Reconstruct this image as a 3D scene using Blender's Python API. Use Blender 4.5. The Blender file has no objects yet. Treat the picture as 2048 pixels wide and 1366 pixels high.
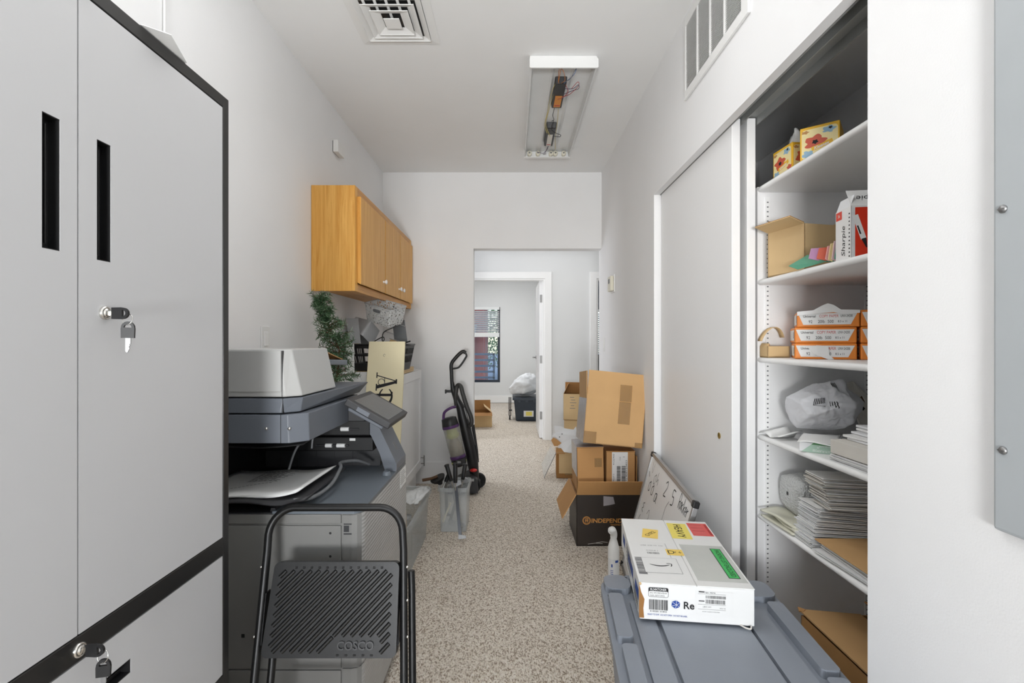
import bpy, math, random
from mathutils import Vector, Matrix, noise, Euler

random.seed(7)
R = math.radians
SC = bpy.context.scene
COL = SC.collection
PX = 967.0            # focal length in pixels of the 2048 px wide frame
EYE = 1.25            # camera height


def at(px, py, Y):
    """Point at depth Y that the level camera at (0,0,EYE) sees at this pixel."""
    return Vector(((px - 1024) / PX * Y, Y, EYE - (py - 683) / PX * Y))


# ------------------------------------------------------------------ materials
def lin(c):
    c = c / 255.0
    return c / 12.92 if c <= 0.04045 else ((c + 0.055) / 1.055) ** 2.4


def rgb(r, g, b):
    return (lin(r), lin(g), lin(b), 1)


def scale_rgb(c, k):
    return tuple(min(1, x * k) for x in c[:3]) + (1,)


def mk(name, c, rough=.5, metal=0, var=.05, vscale=6, bump=0, bscale=60, spec=.5, stretch=None, coat=0):
    m = bpy.data.materials.new(name)
    m.use_nodes = True
    nt = m.node_tree
    b = nt.nodes['Principled BSDF']
    b.inputs['Roughness'].default_value = rough
    b.inputs['Metallic'].default_value = metal
    b.inputs['Specular IOR Level'].default_value = spec
    if coat:
        b.inputs['Coat Weight'].default_value = coat
        b.inputs['Coat Roughness'].default_value = .15
    tc = nt.nodes.new('ShaderNodeTexCoord')
    mp = nt.nodes.new('ShaderNodeMapping')
    nt.links.new(tc.outputs['Object'], mp.inputs['Vector'])
    if stretch:
        mp.inputs['Scale'].default_value = stretch
    col = rgb(*c)
    nz = nt.nodes.new('ShaderNodeTexNoise')
    nz.inputs['Scale'].default_value = vscale
    nz.inputs['Detail'].default_value = 5
    nt.links.new(mp.outputs['Vector'], nz.inputs['Vector'])
    rp = nt.nodes.new('ShaderNodeValToRGB')
    rp.color_ramp.elements[0].position = .3
    rp.color_ramp.elements[1].position = .7
    rp.color_ramp.elements[0].color = scale_rgb(col, 1 - var)
    rp.color_ramp.elements[1].color = scale_rgb(col, 1 + var)
    nt.links.new(nz.outputs['Fac'], rp.inputs['Fac'])
    nt.links.new(rp.outputs['Color'], b.inputs['Base Color'])
    if bump:
        n2 = nt.nodes.new('ShaderNodeTexNoise')
        n2.inputs['Scale'].default_value = bscale
        n2.inputs['Detail'].default_value = 3
        nt.links.new(mp.outputs['Vector'], n2.inputs['Vector'])
        bp = nt.nodes.new('ShaderNodeBump')
        bp.inputs['Strength'].default_value = bump
        bp.inputs['Distance'].default_value = .003
        nt.links.new(n2.outputs['Fac'], bp.inputs['Height'])
        nt.links.new(bp.outputs['Normal'], b.inputs['Normal'])
    return m


def wood(name, c1, c2, axis='z', scale=14):
    m = mk(name, c1, rough=.42, spec=.35)
    nt = m.node_tree
    b = nt.nodes['Principled BSDF']
    tc = nt.nodes['Texture Coordinate']
    mp = nt.nodes.new('ShaderNodeMapping')
    s = {'z': (1, 1, .05), 'y': (1, .05, 1), 'x': (.05, 1, 1)}[axis]
    mp.inputs['Scale'].default_value = s
    nt.links.new(tc.outputs['Object'], mp.inputs['Vector'])
    n = nt.nodes.new('ShaderNodeTexNoise')
    n.inputs['Scale'].default_value = scale * 3.2
    n.inputs['Detail'].default_value = 7
    n.inputs['Roughness'].default_value = .65
    n.inputs['Distortion'].default_value = .8
    nt.links.new(mp.outputs['Vector'], n.inputs['Vector'])
    r = nt.nodes.new('ShaderNodeValToRGB')
    r.color_ramp.elements[0].position = .32
    r.color_ramp.elements[0].color = rgb(*c2)
    r.color_ramp.elements[1].position = .62
    r.color_ramp.elements[1].color = rgb(*c1)
    nt.links.new(n.outputs['Fac'], r.inputs['Fac'])
    nt.links.new(r.outputs['Color'], b.inputs['Base Color'])
    return m


def clear(name, c, alpha, rough=.1, bump=0, bscale=30):
    """Thin see-through plastic or glass: transparent mixed with a plain surface."""
    m = mk(name, c, rough=rough, bump=bump, bscale=bscale, var=.08)
    nt = m.node_tree
    b = nt.nodes['Principled BSDF']
    out = nt.nodes['Material Output']
    tr = nt.nodes.new('ShaderNodeBsdfTransparent')
    tr.inputs['Color'].default_value = (.97, .98, .98, 1)
    mx = nt.nodes.new('ShaderNodeMixShader')
    mx.inputs['Fac'].default_value = alpha
    nt.links.new(tr.outputs[0], mx.inputs[1])
    nt.links.new(b.outputs[0], mx.inputs[2])
    nt.links.new(mx.outputs[0], out.inputs['Surface'])
    return m


def carpet_mat():
    m = bpy.data.materials.new('loop carpet')
    m.use_nodes = True
    nt = m.node_tree
    b = nt.nodes['Principled BSDF']
    b.inputs['Roughness'].default_value = .95
    b.inputs['Specular IOR Level'].default_value = .1
    tc = nt.nodes.new('ShaderNodeTexCoord')
    mp = nt.nodes.new('ShaderNodeMapping')
    mp.inputs['Rotation'].default_value = (0, 0, R(38))
    mp.inputs['Scale'].default_value = (1, .62, 1)
    nt.links.new(tc.outputs['Object'], mp.inputs['Vector'])
    vo = nt.nodes.new('ShaderNodeTexVoronoi')
    vo.inputs['Scale'].default_value = 225
    vo.inputs['Randomness'].default_value = .8
    nt.links.new(mp.outputs['Vector'], vo.inputs['Vector'])
    nz = nt.nodes.new('ShaderNodeTexNoise')
    nz.inputs['Scale'].default_value = 85
    nz.inputs['Detail'].default_value = 6
    nt.links.new(mp.outputs['Vector'], nz.inputs['Vector'])
    sp = nt.nodes.new('ShaderNodeSeparateColor')
    nt.links.new(vo.outputs['Color'], sp.inputs[0])
    ad = nt.nodes.new('ShaderNodeMath')
    ad.operation = 'ADD'
    nt.links.new(sp.outputs[0], ad.inputs[0])
    nt.links.new(nz.outputs['Fac'], ad.inputs[1])
    hv = nt.nodes.new('ShaderNodeMath')
    hv.operation = 'MULTIPLY'
    hv.inputs[1].default_value = .5
    nt.links.new(ad.outputs[0], hv.inputs[0])
    r = nt.nodes.new('ShaderNodeValToRGB')
    e = r.color_ramp.elements
    e[0].position = .26
    e[0].color = rgb(166, 150, 132)
    e[1].position = .72
    e[1].color = rgb(248, 240, 228)
    mid = e.new(.46)
    mid.color = rgb(226, 214, 198)
    nt.links.new(hv.outputs[0], r.inputs['Fac'])
    nt.links.new(r.outputs['Color'], b.inputs['Base Color'])
    bp = nt.nodes.new('ShaderNodeBump')
    bp.inputs['Strength'].default_value = .9
    bp.inputs['Distance'].default_value = .006
    bp.invert = True
    nt.links.new(vo.outputs['Distance'], bp.inputs['Height'])
    nt.links.new(bp.outputs['Normal'], b.inputs['Normal'])
    return m


def ribbed_mat():
    m = mk('ribbed grey plastic', (182, 182, 180), rough=.45)
    nt = m.node_tree
    b = nt.nodes['Principled BSDF']
    tc = nt.nodes['Texture Coordinate']
    mp = nt.nodes.new('ShaderNodeMapping')
    mp.inputs['Scale'].default_value = (0.4, 0.4, 1)
    nt.links.new(tc.outputs['Object'], mp.inputs['Vector'])
    w = nt.nodes.new('ShaderNodeTexWave')
    w.bands_direction = 'Z'
    w.inputs['Scale'].default_value = 26
    w.inputs['Distortion'].default_value = 2.2
    w.inputs['Detail'].default_value = 2
    w.inputs['Detail Scale'].default_value = 1.2
    nt.links.new(mp.outputs['Vector'], w.inputs['Vector'])
    bp = nt.nodes.new('ShaderNodeBump')
    bp.inputs['Strength'].default_value = .4
    bp.inputs['Distance'].default_value = .0035
    nt.links.new(w.outputs['Fac'], bp.inputs['Height'])
    nt.links.new(bp.outputs['Normal'], b.inputs['Normal'])
    return m


def lace_mat():
    """Grey plastic punched full of small irregular holes."""
    m = mk('perforated grey plastic', (205, 206, 205), rough=.4)
    nt = m.node_tree
    b = nt.nodes['Principled BSDF']
    out = nt.nodes['Material Output']
    tc = nt.nodes['Texture Coordinate']
    v = nt.nodes.new('ShaderNodeTexVoronoi')
    v.feature = 'DISTANCE_TO_EDGE'
    v.inputs['Scale'].default_value = 62
    nt.links.new(tc.outputs['Object'], v.inputs['Vector'])
    g = nt.nodes.new('ShaderNodeMath')
    g.operation = 'GREATER_THAN'
    g.inputs[1].default_value = .17
    nt.links.new(v.outputs['Distance'], g.inputs[0])
    tr = nt.nodes.new('ShaderNodeBsdfTransparent')
    mx = nt.nodes.new('ShaderNodeMixShader')
    nt.links.new(g.outputs[0], mx.inputs['Fac'])
    nt.links.new(b.outputs[0], mx.inputs[1])
    nt.links.new(tr.outputs[0], mx.inputs[2])
    nt.links.new(mx.outputs[0], out.inputs['Surface'])
    return m


def bubble_mat():
    m = clear('bubble film', (236, 237, 235), .8, rough=.12)
    nt = m.node_tree
    b = nt.nodes['Principled BSDF']
    tc = nt.nodes['Texture Coordinate']
    v = nt.nodes.new('ShaderNodeTexVoronoi')
    v.inputs['Scale'].default_value = 150
    nt.links.new(tc.outputs['Object'], v.inputs['Vector'])
    bp = nt.nodes.new('ShaderNodeBump')
    bp.inputs['Strength'].default_value = 1
    bp.inputs['Distance'].default_value = .005
    nt.links.new(v.outputs['Distance'], bp.inputs['Height'])
    nt.links.new(bp.outputs['Normal'], b.inputs['Normal'])
    return m


PAINT = mk('white wall paint', (240, 240, 240), rough=.72, var=.012, vscale=3, bump=.10, bscale=240, spec=.25)
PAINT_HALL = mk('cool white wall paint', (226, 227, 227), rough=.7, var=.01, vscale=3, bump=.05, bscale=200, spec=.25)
CEIL = mk('ceiling paint', (241, 241, 240), rough=.85, var=.012, vscale=3, bump=.06, bscale=160, spec=.15)
TRIMW = mk('white trim enamel', (244, 244, 243), rough=.38, var=.01)
DOORW = mk('white door laminate', (240, 240, 240), rough=.4, var=.012, vscale=2)
SHELFW = mk('white shelf melamine', (245, 245, 244), rough=.4, var=.01)
CARPET = carpet_mat()
OAK = wood('golden oak', (236, 182, 98), (212, 148, 62), 'z')
OAKH = wood('golden oak lengthwise', (222, 166, 92), (196, 134, 62), 'y')
PINE = wood('pale pine', (226, 196, 140), (204, 168, 112), 'y')
CREAM = mk('cream painted board', (240, 229, 192), rough=.6, var=.02, vscale=5)
BLK = mk('black plastic', (26, 26, 27), rough=.42, var=.1)
BLKM = mk('black powder coat', (15, 15, 15), rough=.40, var=.12, bump=.05, bscale=300)
BLKR = mk('black rubber', (22, 22, 23), rough=.7)
FRAMEBLK = mk('black cabinet enamel', (34, 33, 32), rough=.33, var=.04, spec=.6)
CABGREY = mk('light grey cabinet enamel', (196, 196, 197), rough=.42, var=.01, vscale=3)
CHROME = mk('bright nickel', (215, 213, 208), rough=.18, metal=1, var=.05)
STEEL = mk('brushed steel', (150, 150, 150), rough=.46, metal=1, var=.08, vscale=30)
ALU = mk('satin aluminium', (190, 191, 192), rough=.35, metal=.9, var=.04)
DKTRACK = mk('grey track metal', (150, 152, 150), rough=.45, metal=.2)
CP_LIGHT = mk('light grey copier plastic', (182, 182, 180), rough=.45, var=.015)
CP_SIDE = mk('mid grey copier plastic', (130, 129, 126), rough=.5, var=.015)
CP_BLUE = mk('slate copier plastic', (106, 111, 119), rough=.45, var=.02)
CP_DARK = mk('charcoal copier plastic', (52, 52, 54), rough=.5, var=.04)
CP_BLACK = mk('copier cavity plastic', (22, 22, 23), rough=.55, var=.1)
CP_DECK = mk('copier deck plastic', (112, 119, 126), rough=.42, var=.02)
RIBBED = ribbed_mat()
SCREEN = mk('dusty touch screen', (74, 76, 76), rough=.28, var=.12, vscale=18)
PAPER = mk('white paper', (236, 236, 234), rough=.8, var=.01)
PAPERG = mk('off white envelope paper', (216, 212, 204), rough=.8, var=.03)
PAPERC = mk('cool white envelope paper', (228, 229, 230), rough=.8, var=.02)
INK = mk('black ink', (28, 28, 30), rough=.7)
INKG = mk('grey ink', (120, 120, 122), rough=.7)
INKB = mk('blue ink', (34, 74, 158), rough=.6)
INKO = mk('orange gold ink', (206, 146, 74), rough=.6)
KRAFT = mk('kraft cardboard', (204, 163, 112), rough=.78, var=.05, vscale=5, bump=.05, bscale=90)
KRAFTD = mk('brown kraft cardboard', (194, 146, 92), rough=.78, var=.06, vscale=6, bump=.05, bscale=90)
KRAFTL = mk('pale kraft cardboard', (208, 178, 132), rough=.8, var=.05, vscale=5)
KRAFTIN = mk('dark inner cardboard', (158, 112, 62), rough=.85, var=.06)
BLACKBOX = mk('black printed cardboard', (44, 36, 30), rough=.42, var=.1)
TAPE = clear('packing tape', (190, 150, 98), .45, rough=.2)
TAPEG = clear('shiny grey tape', (176, 170, 172), .8, rough=.15, bump=.4, bscale=40)
WHITEBOX = mk('white carton', (238, 238, 236), rough=.55, var=.012)
YELLOW = mk('yellow sticker', (243, 226, 112), rough=.6, var=.02)
YELLOWO = mk('amber sticker', (248, 214, 110), rough=.6, var=.02)
REDS = mk('red sticker', (232, 98, 92), rough=.6, var=.03)
REDD = mk('dark red print', (186, 58, 58), rough=.6)
GREENS = mk('bright green print', (64, 190, 96), rough=.5)
POUCH = clear('document pouch film', (222, 224, 218), .7, rough=.2)
GUN = mk('gunmetal bar', (92, 94, 98), rough=.35, metal=.8)
TOTE = mk('slate grey tote plastic', (136, 142, 151), rough=.42, var=.035, vscale=9, bump=.06, bscale=120)
TOTED = mk('dark blue tote plastic', (44, 54, 66), rough=.45, var=.04)
CLEARP = clear('clear tub plastic', (216, 219, 221), .30, rough=.20)
CLEARP2 = clear('frosted tub plastic', (222, 225, 226), .27, rough=.24)
GLASS = clear('window glass', (190, 205, 215), .12, rough=.03)
FILM = clear('crumpled film', (228, 230, 230), .72, rough=.2, bump=.8, bscale=18)
BUBBLE = bubble_mat()
LACE = lace_mat()
GREYBIN = clear('translucent grey bin', (196, 198, 200), .82, rough=.3)
WIRE_Y = mk('yellow wire', (206, 188, 110), rough=.5)
WIRE_R = mk('red wire', (170, 70, 70), rough=.5)
WIRE_B = mk('blue wire', (96, 118, 160), rough=.5)
WIRE_P = mk('purple wire', (84, 66, 96), rough=.5)
WIRE_O = mk('orange wire', (186, 116, 60), rough=.5)
PLATEW = mk('white wall plate', (238, 238, 236), rough=.35, var=.01)
IVORY = mk('ivory device plastic', (226, 222, 204), rough=.4, var=.02)
PANELG = mk('grey panel enamel', (176, 181, 184), rough=.4, var=.015)
NEEDLE = mk('pine needle green', (62, 96, 60), rough=.6, var=.35, vscale=40)
NEEDLE2 = mk('light pine needle green', (128, 152, 122), rough=.6, var=.2, vscale=40)
BARK = mk('brown twig', (92, 66, 44), rough=.8)
PURPLE = mk('purple vacuum plastic', (86, 52, 104), rough=.35)
LIME = mk('lime plastic', (196, 206, 84), rough=.4)
DUST = mk('grey dust', (150, 138, 122), rough=.95, var=.25, vscale=40, bump=.6, bscale=60)
REDP = mk('red vacuum pedal', (206, 44, 40), rough=.35)
HOSE = mk('dark hose', (50, 49, 48), rough=.5)
GREYP = mk('mid grey plastic', (110, 112, 114), rough=.45)
LINEN = mk('white bag plastic', (234, 236, 238), rough=.5, var=.02, bump=.5, bscale=14)
MAILER = mk('silver grey mailer film', (214, 215, 219), rough=.32, var=.05, bump=.35, bscale=22)
WBOARD = mk('whiteboard enamel', (250, 251, 251), rough=.3, var=.01)
ORANGE = mk('orange ream wrapper', (238, 140, 52), rough=.45, var=.04)
GOLD = mk('tissue box yellow', (238, 186, 48), rough=.5, var=.04)
POPPY = mk('poppy red print', (206, 92, 66), rough=.5)
SKYP = mk('pale blue print', (150, 184, 206), rough=.5)
CREAMP = mk('cream print', (246, 228, 168), rough=.5)
SHARP = mk('scarlet box print', (224, 60, 34), rough=.4)
TEAL = mk('teal card', (72, 156, 132), rough=.5)
LAV = mk('lavender card', (196, 150, 190), rough=.5)
CORAL = mk('coral card', (226, 116, 92), rough=.5)
PINK = mk('pink card', (240, 182, 180), rough=.5)
GREENL = mk('leaf green label', (66, 128, 72), rough=.5)
GREENP = mk('pale green label', (168, 196, 178), rough=.5)
MILKY = clear('milky film', (232, 230, 210), .78, rough=.25, bump=.3, bscale=20)
BRASS = mk('brass', (190, 164, 96), rough=.3, metal=1)
BARN = mk('red barn boards', (150, 66, 56), rough=.8, var=.15, vscale=12, stretch=(6, 1, .3))
SLATE = mk('slate roof', (140, 150, 160), rough=.7)
LEAF = mk('tree leaves', (92, 140, 74), rough=.7, var=.35, vscale=8)
RAILC = mk('blue grey railing paint', (92, 112, 134), rough=.5)
NAVY = mk('navy window frame', (34, 44, 58), rough=.4)
BLIND = mk('white blind slat', (236, 238, 238), rough=.5, var=.01)
PAVE = mk('grey paving', (150, 160, 172), rough=.9)
DKGLASS = mk('tinted dark transom', (40, 58, 82), rough=.12, var=.05)


# ------------------------------------------------------------------ mesh builder
WM = {}
_text_cache = {}


def text_geo(s, shear=0.0, bold=0.0):
    k = (s, shear, bold)
    if k not in _text_cache:
        cu = bpy.data.curves.new('t', 'FONT')
        cu.body = s
        cu.size = 1
        cu.shear = shear
        cu.offset = bold
        cu.resolution_u = 3
        o = bpy.data.objects.new('t', cu)
        COL.objects.link(o)
        dg = bpy.context.evaluated_depsgraph_get()
        me = bpy.data.meshes.new_from_object(o.evaluated_get(dg))
        vs = [v.co.copy() for v in me.vertices]
        fs = [tuple(p.vertices) for p in me.polygons]
        bpy.data.objects.remove(o)
        bpy.data.meshes.remove(me)
        bpy.data.curves.remove(cu)
        x0 = min(v.x for v in vs); x1 = max(v.x for v in vs)
        y0 = min(v.y for v in vs); y1 = max(v.y for v in vs)
        vs = [Vector((v.x - (x0 + x1) / 2, v.y - (y0 + y1) / 2, 0)) for v in vs]
        _text_cache[k] = (vs, fs, x1 - x0, y1 - y0)
    return _text_cache[k]


def frame(o, x, y):
    x = Vector(x).normalized()
    y = Vector(y)
    y = (y - x * y.dot(x)).normalized()
    z = x.cross(y)
    M = Matrix((x, y, z)).transposed().to_4x4()
    M.translation = Vector(o)
    return M


def place(x, y, z=0, rz=0, rx=0, ry=0):
    return Matrix.Translation((x, y, z)) @ Euler((R(rx), R(ry), R(rz))).to_matrix().to_4x4()


class MB:
    def __init__(s, M=None):
        s.v = []; s.f = []; s.mi = []; s.sm = []
        s.M = M or Matrix()

    def add(s, vs, fs, m=0, smooth=False):
        b = len(s.v)
        s.v += [s.M @ Vector(v) for v in vs]
        for f in fs:
            s.f.append(tuple(b + i for i in f)); s.mi.append(m); s.sm.append(smooth)
        return s

    def box(s, x0, x1, y0, y1, z0, z1, m=0):
        return s.add([(x0, y0, z0), (x1, y0, z0), (x1, y1, z0), (x0, y1, z0), (x0, y0, z1), (x1, y0, z1), (x1, y1, z1), (x0, y1, z1)],
                     [(0, 3, 2, 1), (4, 5, 6, 7), (0, 1, 5, 4), (1, 2, 6, 5), (2, 3, 7, 6), (3, 0, 4, 7)], m)

    def frustum(s, a, z0, b, z1, m=0):
        """a, b = (x0,x1,y0,y1) rectangles at z0 and z1."""
        return s.add([(a[0], a[2], z0), (a[1], a[2], z0), (a[1], a[3], z0), (a[0], a[3], z0), (b[0], b[2], z1), (b[1], b[2], z1), (b[1], b[3], z1), (b[0], b[3], z1)],
                     [(0, 3, 2, 1), (4, 5, 6, 7), (0, 1, 5, 4), (1, 2, 6, 5), (2, 3, 7, 6), (3, 0, 4, 7)], m)

    def poly(s, pts, m=0):
        return s.add(pts, [tuple(range(len(pts)))], m)

    def prism(s, pts, axis, a0, a1, m=0, smooth=False):
        def p(q, a):
            return {'x': (a, q[0], q[1]), 'y': (q[0], a, q[1]), 'z': (q[0], q[1], a)}[axis]
        n = len(pts)
        vs = [p(q, a0) for q in pts] + [p(q, a1) for q in pts]
        s.add(vs, [(i, (i + 1) % n, n + (i + 1) % n, n + i) for i in range(n)], m, smooth)
        return s.add(vs, [tuple(range(n))[::-1], tuple(range(n, 2 * n))], m)

    def slab(s, pts, n, t, m=0):
        """Flat polygon given thickness t along -n."""
        n = Vector(n).normalized() * -t
        k = len(pts)
        vs = [Vector(p) for p in pts] + [Vector(p) + n for p in pts]
        return s.add(vs, [tuple(range(k)), tuple(range(2 * k - 1, k - 1, -1))] + [(i, k + i, k + (i + 1) % k, (i + 1) % k) for i in range(k)], m)

    def tube(s, pts, r, n=10, m=0, closed=False, smooth=True):
        pts = [Vector(p) for p in pts]
        k = len(pts)
        rs = r if isinstance(r, (list, tuple)) else [r] * k
        dirs = []
        for i in range(k):
            if closed:
                d = pts[(i + 1) % k] - pts[i - 1]
            else:
                d = pts[min(i + 1, k - 1)] - pts[max(i - 1, 0)]
            dirs.append(d.normalized())
        u = dirs[0].orthogonal().normalized()
        vs = []
        for i in range(k):
            u = (u - dirs[i] * u.dot(dirs[i]))
            u = u.normalized() if u.length > 1e-6 else dirs[i].orthogonal().normalized()
            w = dirs[i].cross(u)
            for j in range(n):
                a = 2 * math.pi * j / n
                vs.append(pts[i] + (u * math.cos(a) + w * math.sin(a)) * rs[i])
        fs = []
        for i in range(k if closed else k - 1):
            a = i * n; b = ((i + 1) % k) * n
            for j in range(n):
                fs.append((a + j, a + (j + 1) % n, b + (j + 1) % n, b + j))
        s.add(vs, fs, m, smooth)
        if not closed:
            s.add(vs[:n], [tuple(range(n))[::-1]], m)
            s.add(vs[-n:], [tuple(range(n))], m)
        return s

    def lathe(s, prof, n=20, m=0, smooth=True, caps=True):
        """prof = [(r,z)] about local Z."""
        vs = []
        for r, z in prof:
            for j in range(n):
                a = 2 * math.pi * j / n
                vs.append((r * math.cos(a), r * math.sin(a), z))
        fs = []
        for i in range(len(prof) - 1):
            for j in range(n):
                fs.append((i * n + j, i * n + (j + 1) % n, (i + 1) * n + (j + 1) % n, (i + 1) * n + j))
        s.add(vs, fs, m, smooth)
        if caps:
            s.add(vs[:n], [tuple(range(n))[::-1]], m)
            s.add(vs[-n:], [tuple(range(n))], m)
        return s

    def grid(s, fn, nu, nv, m=0, smooth=True, wrap=False):
        vs = [fn(i / nu, j / nv) for i in range(nu + (0 if wrap else 1)) for j in range(nv + 1)]
        k = nv + 1
        c = nu if wrap else nu + 1
        fs = [(i * k + j, ((i + 1) % c) * k + j, ((i + 1) % c) * k + j + 1, i * k + j + 1) for i in range(nu) for j in range(nv)]
        return s.add(vs, fs, m, smooth)

    def ball(s, c, r, n=12, m=0):
        r = r if isinstance(r, (tuple, list)) else (r, r, r)
        c = Vector(c)
        return s.grid(lambda u, v: (c.x + r[0] * math.cos(2 * math.pi * u) * math.sin(math.pi * v), c.y + r[1] * math.sin(2 * math.pi * u) * math.sin(math.pi * v), c.z - r[2] * math.cos(math.pi * v)), n, max(6, n // 2), m, True, True)

    def text(s, t, h, F, m=0, shear=0, bold=0, w=None):
        """Text centred in frame F; h is the height of the drawn letters, w an optional width."""
        vs, fs, tw, th = text_geo(t, shear, bold)
        k = h / th
        kx = w / tw if w else k
        return s.add([F @ Vector((v.x * kx, v.y * k, 0)) for v in vs], fs, m)

    def rect(s, F, x0, x1, y0, y1, m=0, z=0):
        return s.add([F @ Vector(p) for p in ((x0, y0, z), (x1, y0, z), (x1, y1, z), (x0, y1, z))], [(0, 1, 2, 3)], m)

    def ribbon(s, F, pts, w, m=0, closed=False):
        """Flat stroke in frame F."""
        pts = [Vector((p[0], p[1], 0)) for p in pts]
        k = len(pts)
        vs = []
        for i in range(k):
            d = (pts[(i + 1) % k] - pts[i - 1]) if closed else (pts[min(i + 1, k - 1)] - pts[max(i - 1, 0)])
            d.normalize()
            nn = Vector((-d.y, d.x, 0)) * (w[i] if isinstance(w, list) else w) / 2
            vs += [F @ (pts[i] + nn), F @ (pts[i] - nn)]
        fs = [(2 * i, 2 * i + 1, 2 * ((i + 1) % k) + 1, 2 * ((i + 1) % k)) for i in range(k if closed else k - 1)]
        return s.add(vs, fs, m)

    def barcode(s, F, x0, x1, y0, y1, m=0, seed=1, vertical=False):
        rn = random.Random(seed)
        x = x0
        span = (x1 - x0)
        while x < x1:
            a = span * rn.choice((.008, .014, .02, .028))
            if x + a > x1:
                break
            s.rect(F, x, x + a, y0, y1, m)
            x += a + span * rn.choice((.008, .012, .02))
        return s

    def build(s, name, mats, parent=None, bevel=0, segs=2, solid=0, subd=0, label=None, kind=None, offset=-1):
        me = bpy.data.meshes.new(name)
        mats = mats if isinstance(mats, (list, tuple)) else [mats]
        if parent is not None:
            inv = WM[parent.name].inverted()
            W = None
        else:
            xs = [v.x for v in s.v]; ys = [v.y for v in s.v]; zs = [v.z for v in s.v]
            W = Matrix.Translation(((min(xs) + max(xs)) / 2, (min(ys) + max(ys)) / 2, min(zs)))
            inv = W.inverted()
        me.from_pydata([inv @ v for v in s.v], [], s.f)
        for mt in mats:
            me.materials.append(mt)
        me.polygons.foreach_set('material_index', s.mi)
        me.polygons.foreach_set('use_smooth', s.sm)
        me.update()
        o = bpy.data.objects.new(name, me)
        COL.objects.link(o)
        if parent is not None:
            o.parent = parent
            WM[o.name] = WM[parent.name].copy()
        else:
            o.matrix_world = W
            WM[o.name] = W
        if solid:
            md = o.modifiers.new('thick', 'SOLIDIFY'); md.thickness = solid; md.offset = offset
        if subd:
            md = o.modifiers.new('smooth', 'SUBSURF'); md.levels = subd; md.render_levels = subd
        if bevel:
            md = o.modifiers.new('edge', 'BEVEL'); md.width = bevel; md.segments = segs; md.limit_method = 'ANGLE'; md.angle_limit = R(40)
        if label:
            o['label'] = label
        if kind:
            o['kind'] = kind
        return o


def fix_normals(o):
    import bmesh
    bm = bmesh.new(); bm.from_mesh(o.data)
    bmesh.ops.remove_doubles(bm, verts=bm.verts, dist=1e-6)
    bmesh.ops.recalc_face_normals(bm, faces=bm.faces)
    bm.to_mesh(o.data); bm.free()


def thing(name, label, cat, M, group=None):
    if not isinstance(M, Matrix):
        M = Matrix.Translation(M)
    o = bpy.data.objects.new(name, None)
    o.empty_display_size = .05
    COL.objects.link(o)
    o.matrix_world = M
    WM[o.name] = M.copy()
    o['label'] = label; o['category'] = cat
    if group:
        o['group'] = group
    return o


def tag(o, label, cat, group=None, kind=None):
    o['label'] = label; o['category'] = cat
    if group:
        o['group'] = group
    if kind:
        o['kind'] = kind
    return o


def struct(mb, name, mats, parent=None, bevel=0, solid=0):
    return mb.build(name, mats, parent, bevel=bevel, solid=solid, kind=None if parent else 'structure')


def dup(root, M, label, group=None):
    def cp(o, p):
        c = o.copy(); COL.objects.link(c)
        if p:
            c.parent = p
        for ch in [k for k in bpy.data.objects if k.parent == o]:
            cp(ch, c)
        return c
    r = cp(root, None)
    r.matrix_world = M
    WM[r.name] = M.copy()
    r['label'] = label
    if group:
        r['group'] = group
    return r


def catmull(pts, n=8, closed=False):
    pts = [Vector(p) for p in pts]
    k = len(pts)
    out = []
    rng = range(k) if closed else range(k - 1)
    for i in rng:
        p1 = pts[i]; p2 = pts[(i + 1) % k]
        p0 = pts[i - 1] if (closed or i > 0) else p1 + (p1 - p2)
        p3 = pts[(i + 2) % k] if (closed or i + 2 < k) else p2 + (p2 - p1)
        for j in range(n):
            t = j / n
            out.append(.5 * ((2 * p1) + (p2 - p0) * t + (2 * p0 - 5 * p1 + 4 * p2 - p3) * t * t + (3 * p1 - p0 - 3 * p2 + p3) * t ** 3))
    if not closed:
        out.append(pts[-1])
    return out


def rrect(x0, x1, y0, y1, r, n=4):
    out = []
    for cx, cy, a0 in ((x1 - r, y0 + r, -90), (x1 - r, y1 - r, 0), (x0 + r, y1 - r, 90), (x0 + r, y0 + r, 180)):
        for i in range(n + 1):
            a = R(a0 + 90 * i / n)
            out.append((cx + r * math.cos(a), cy + r * math.sin(a)))
    return out


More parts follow.
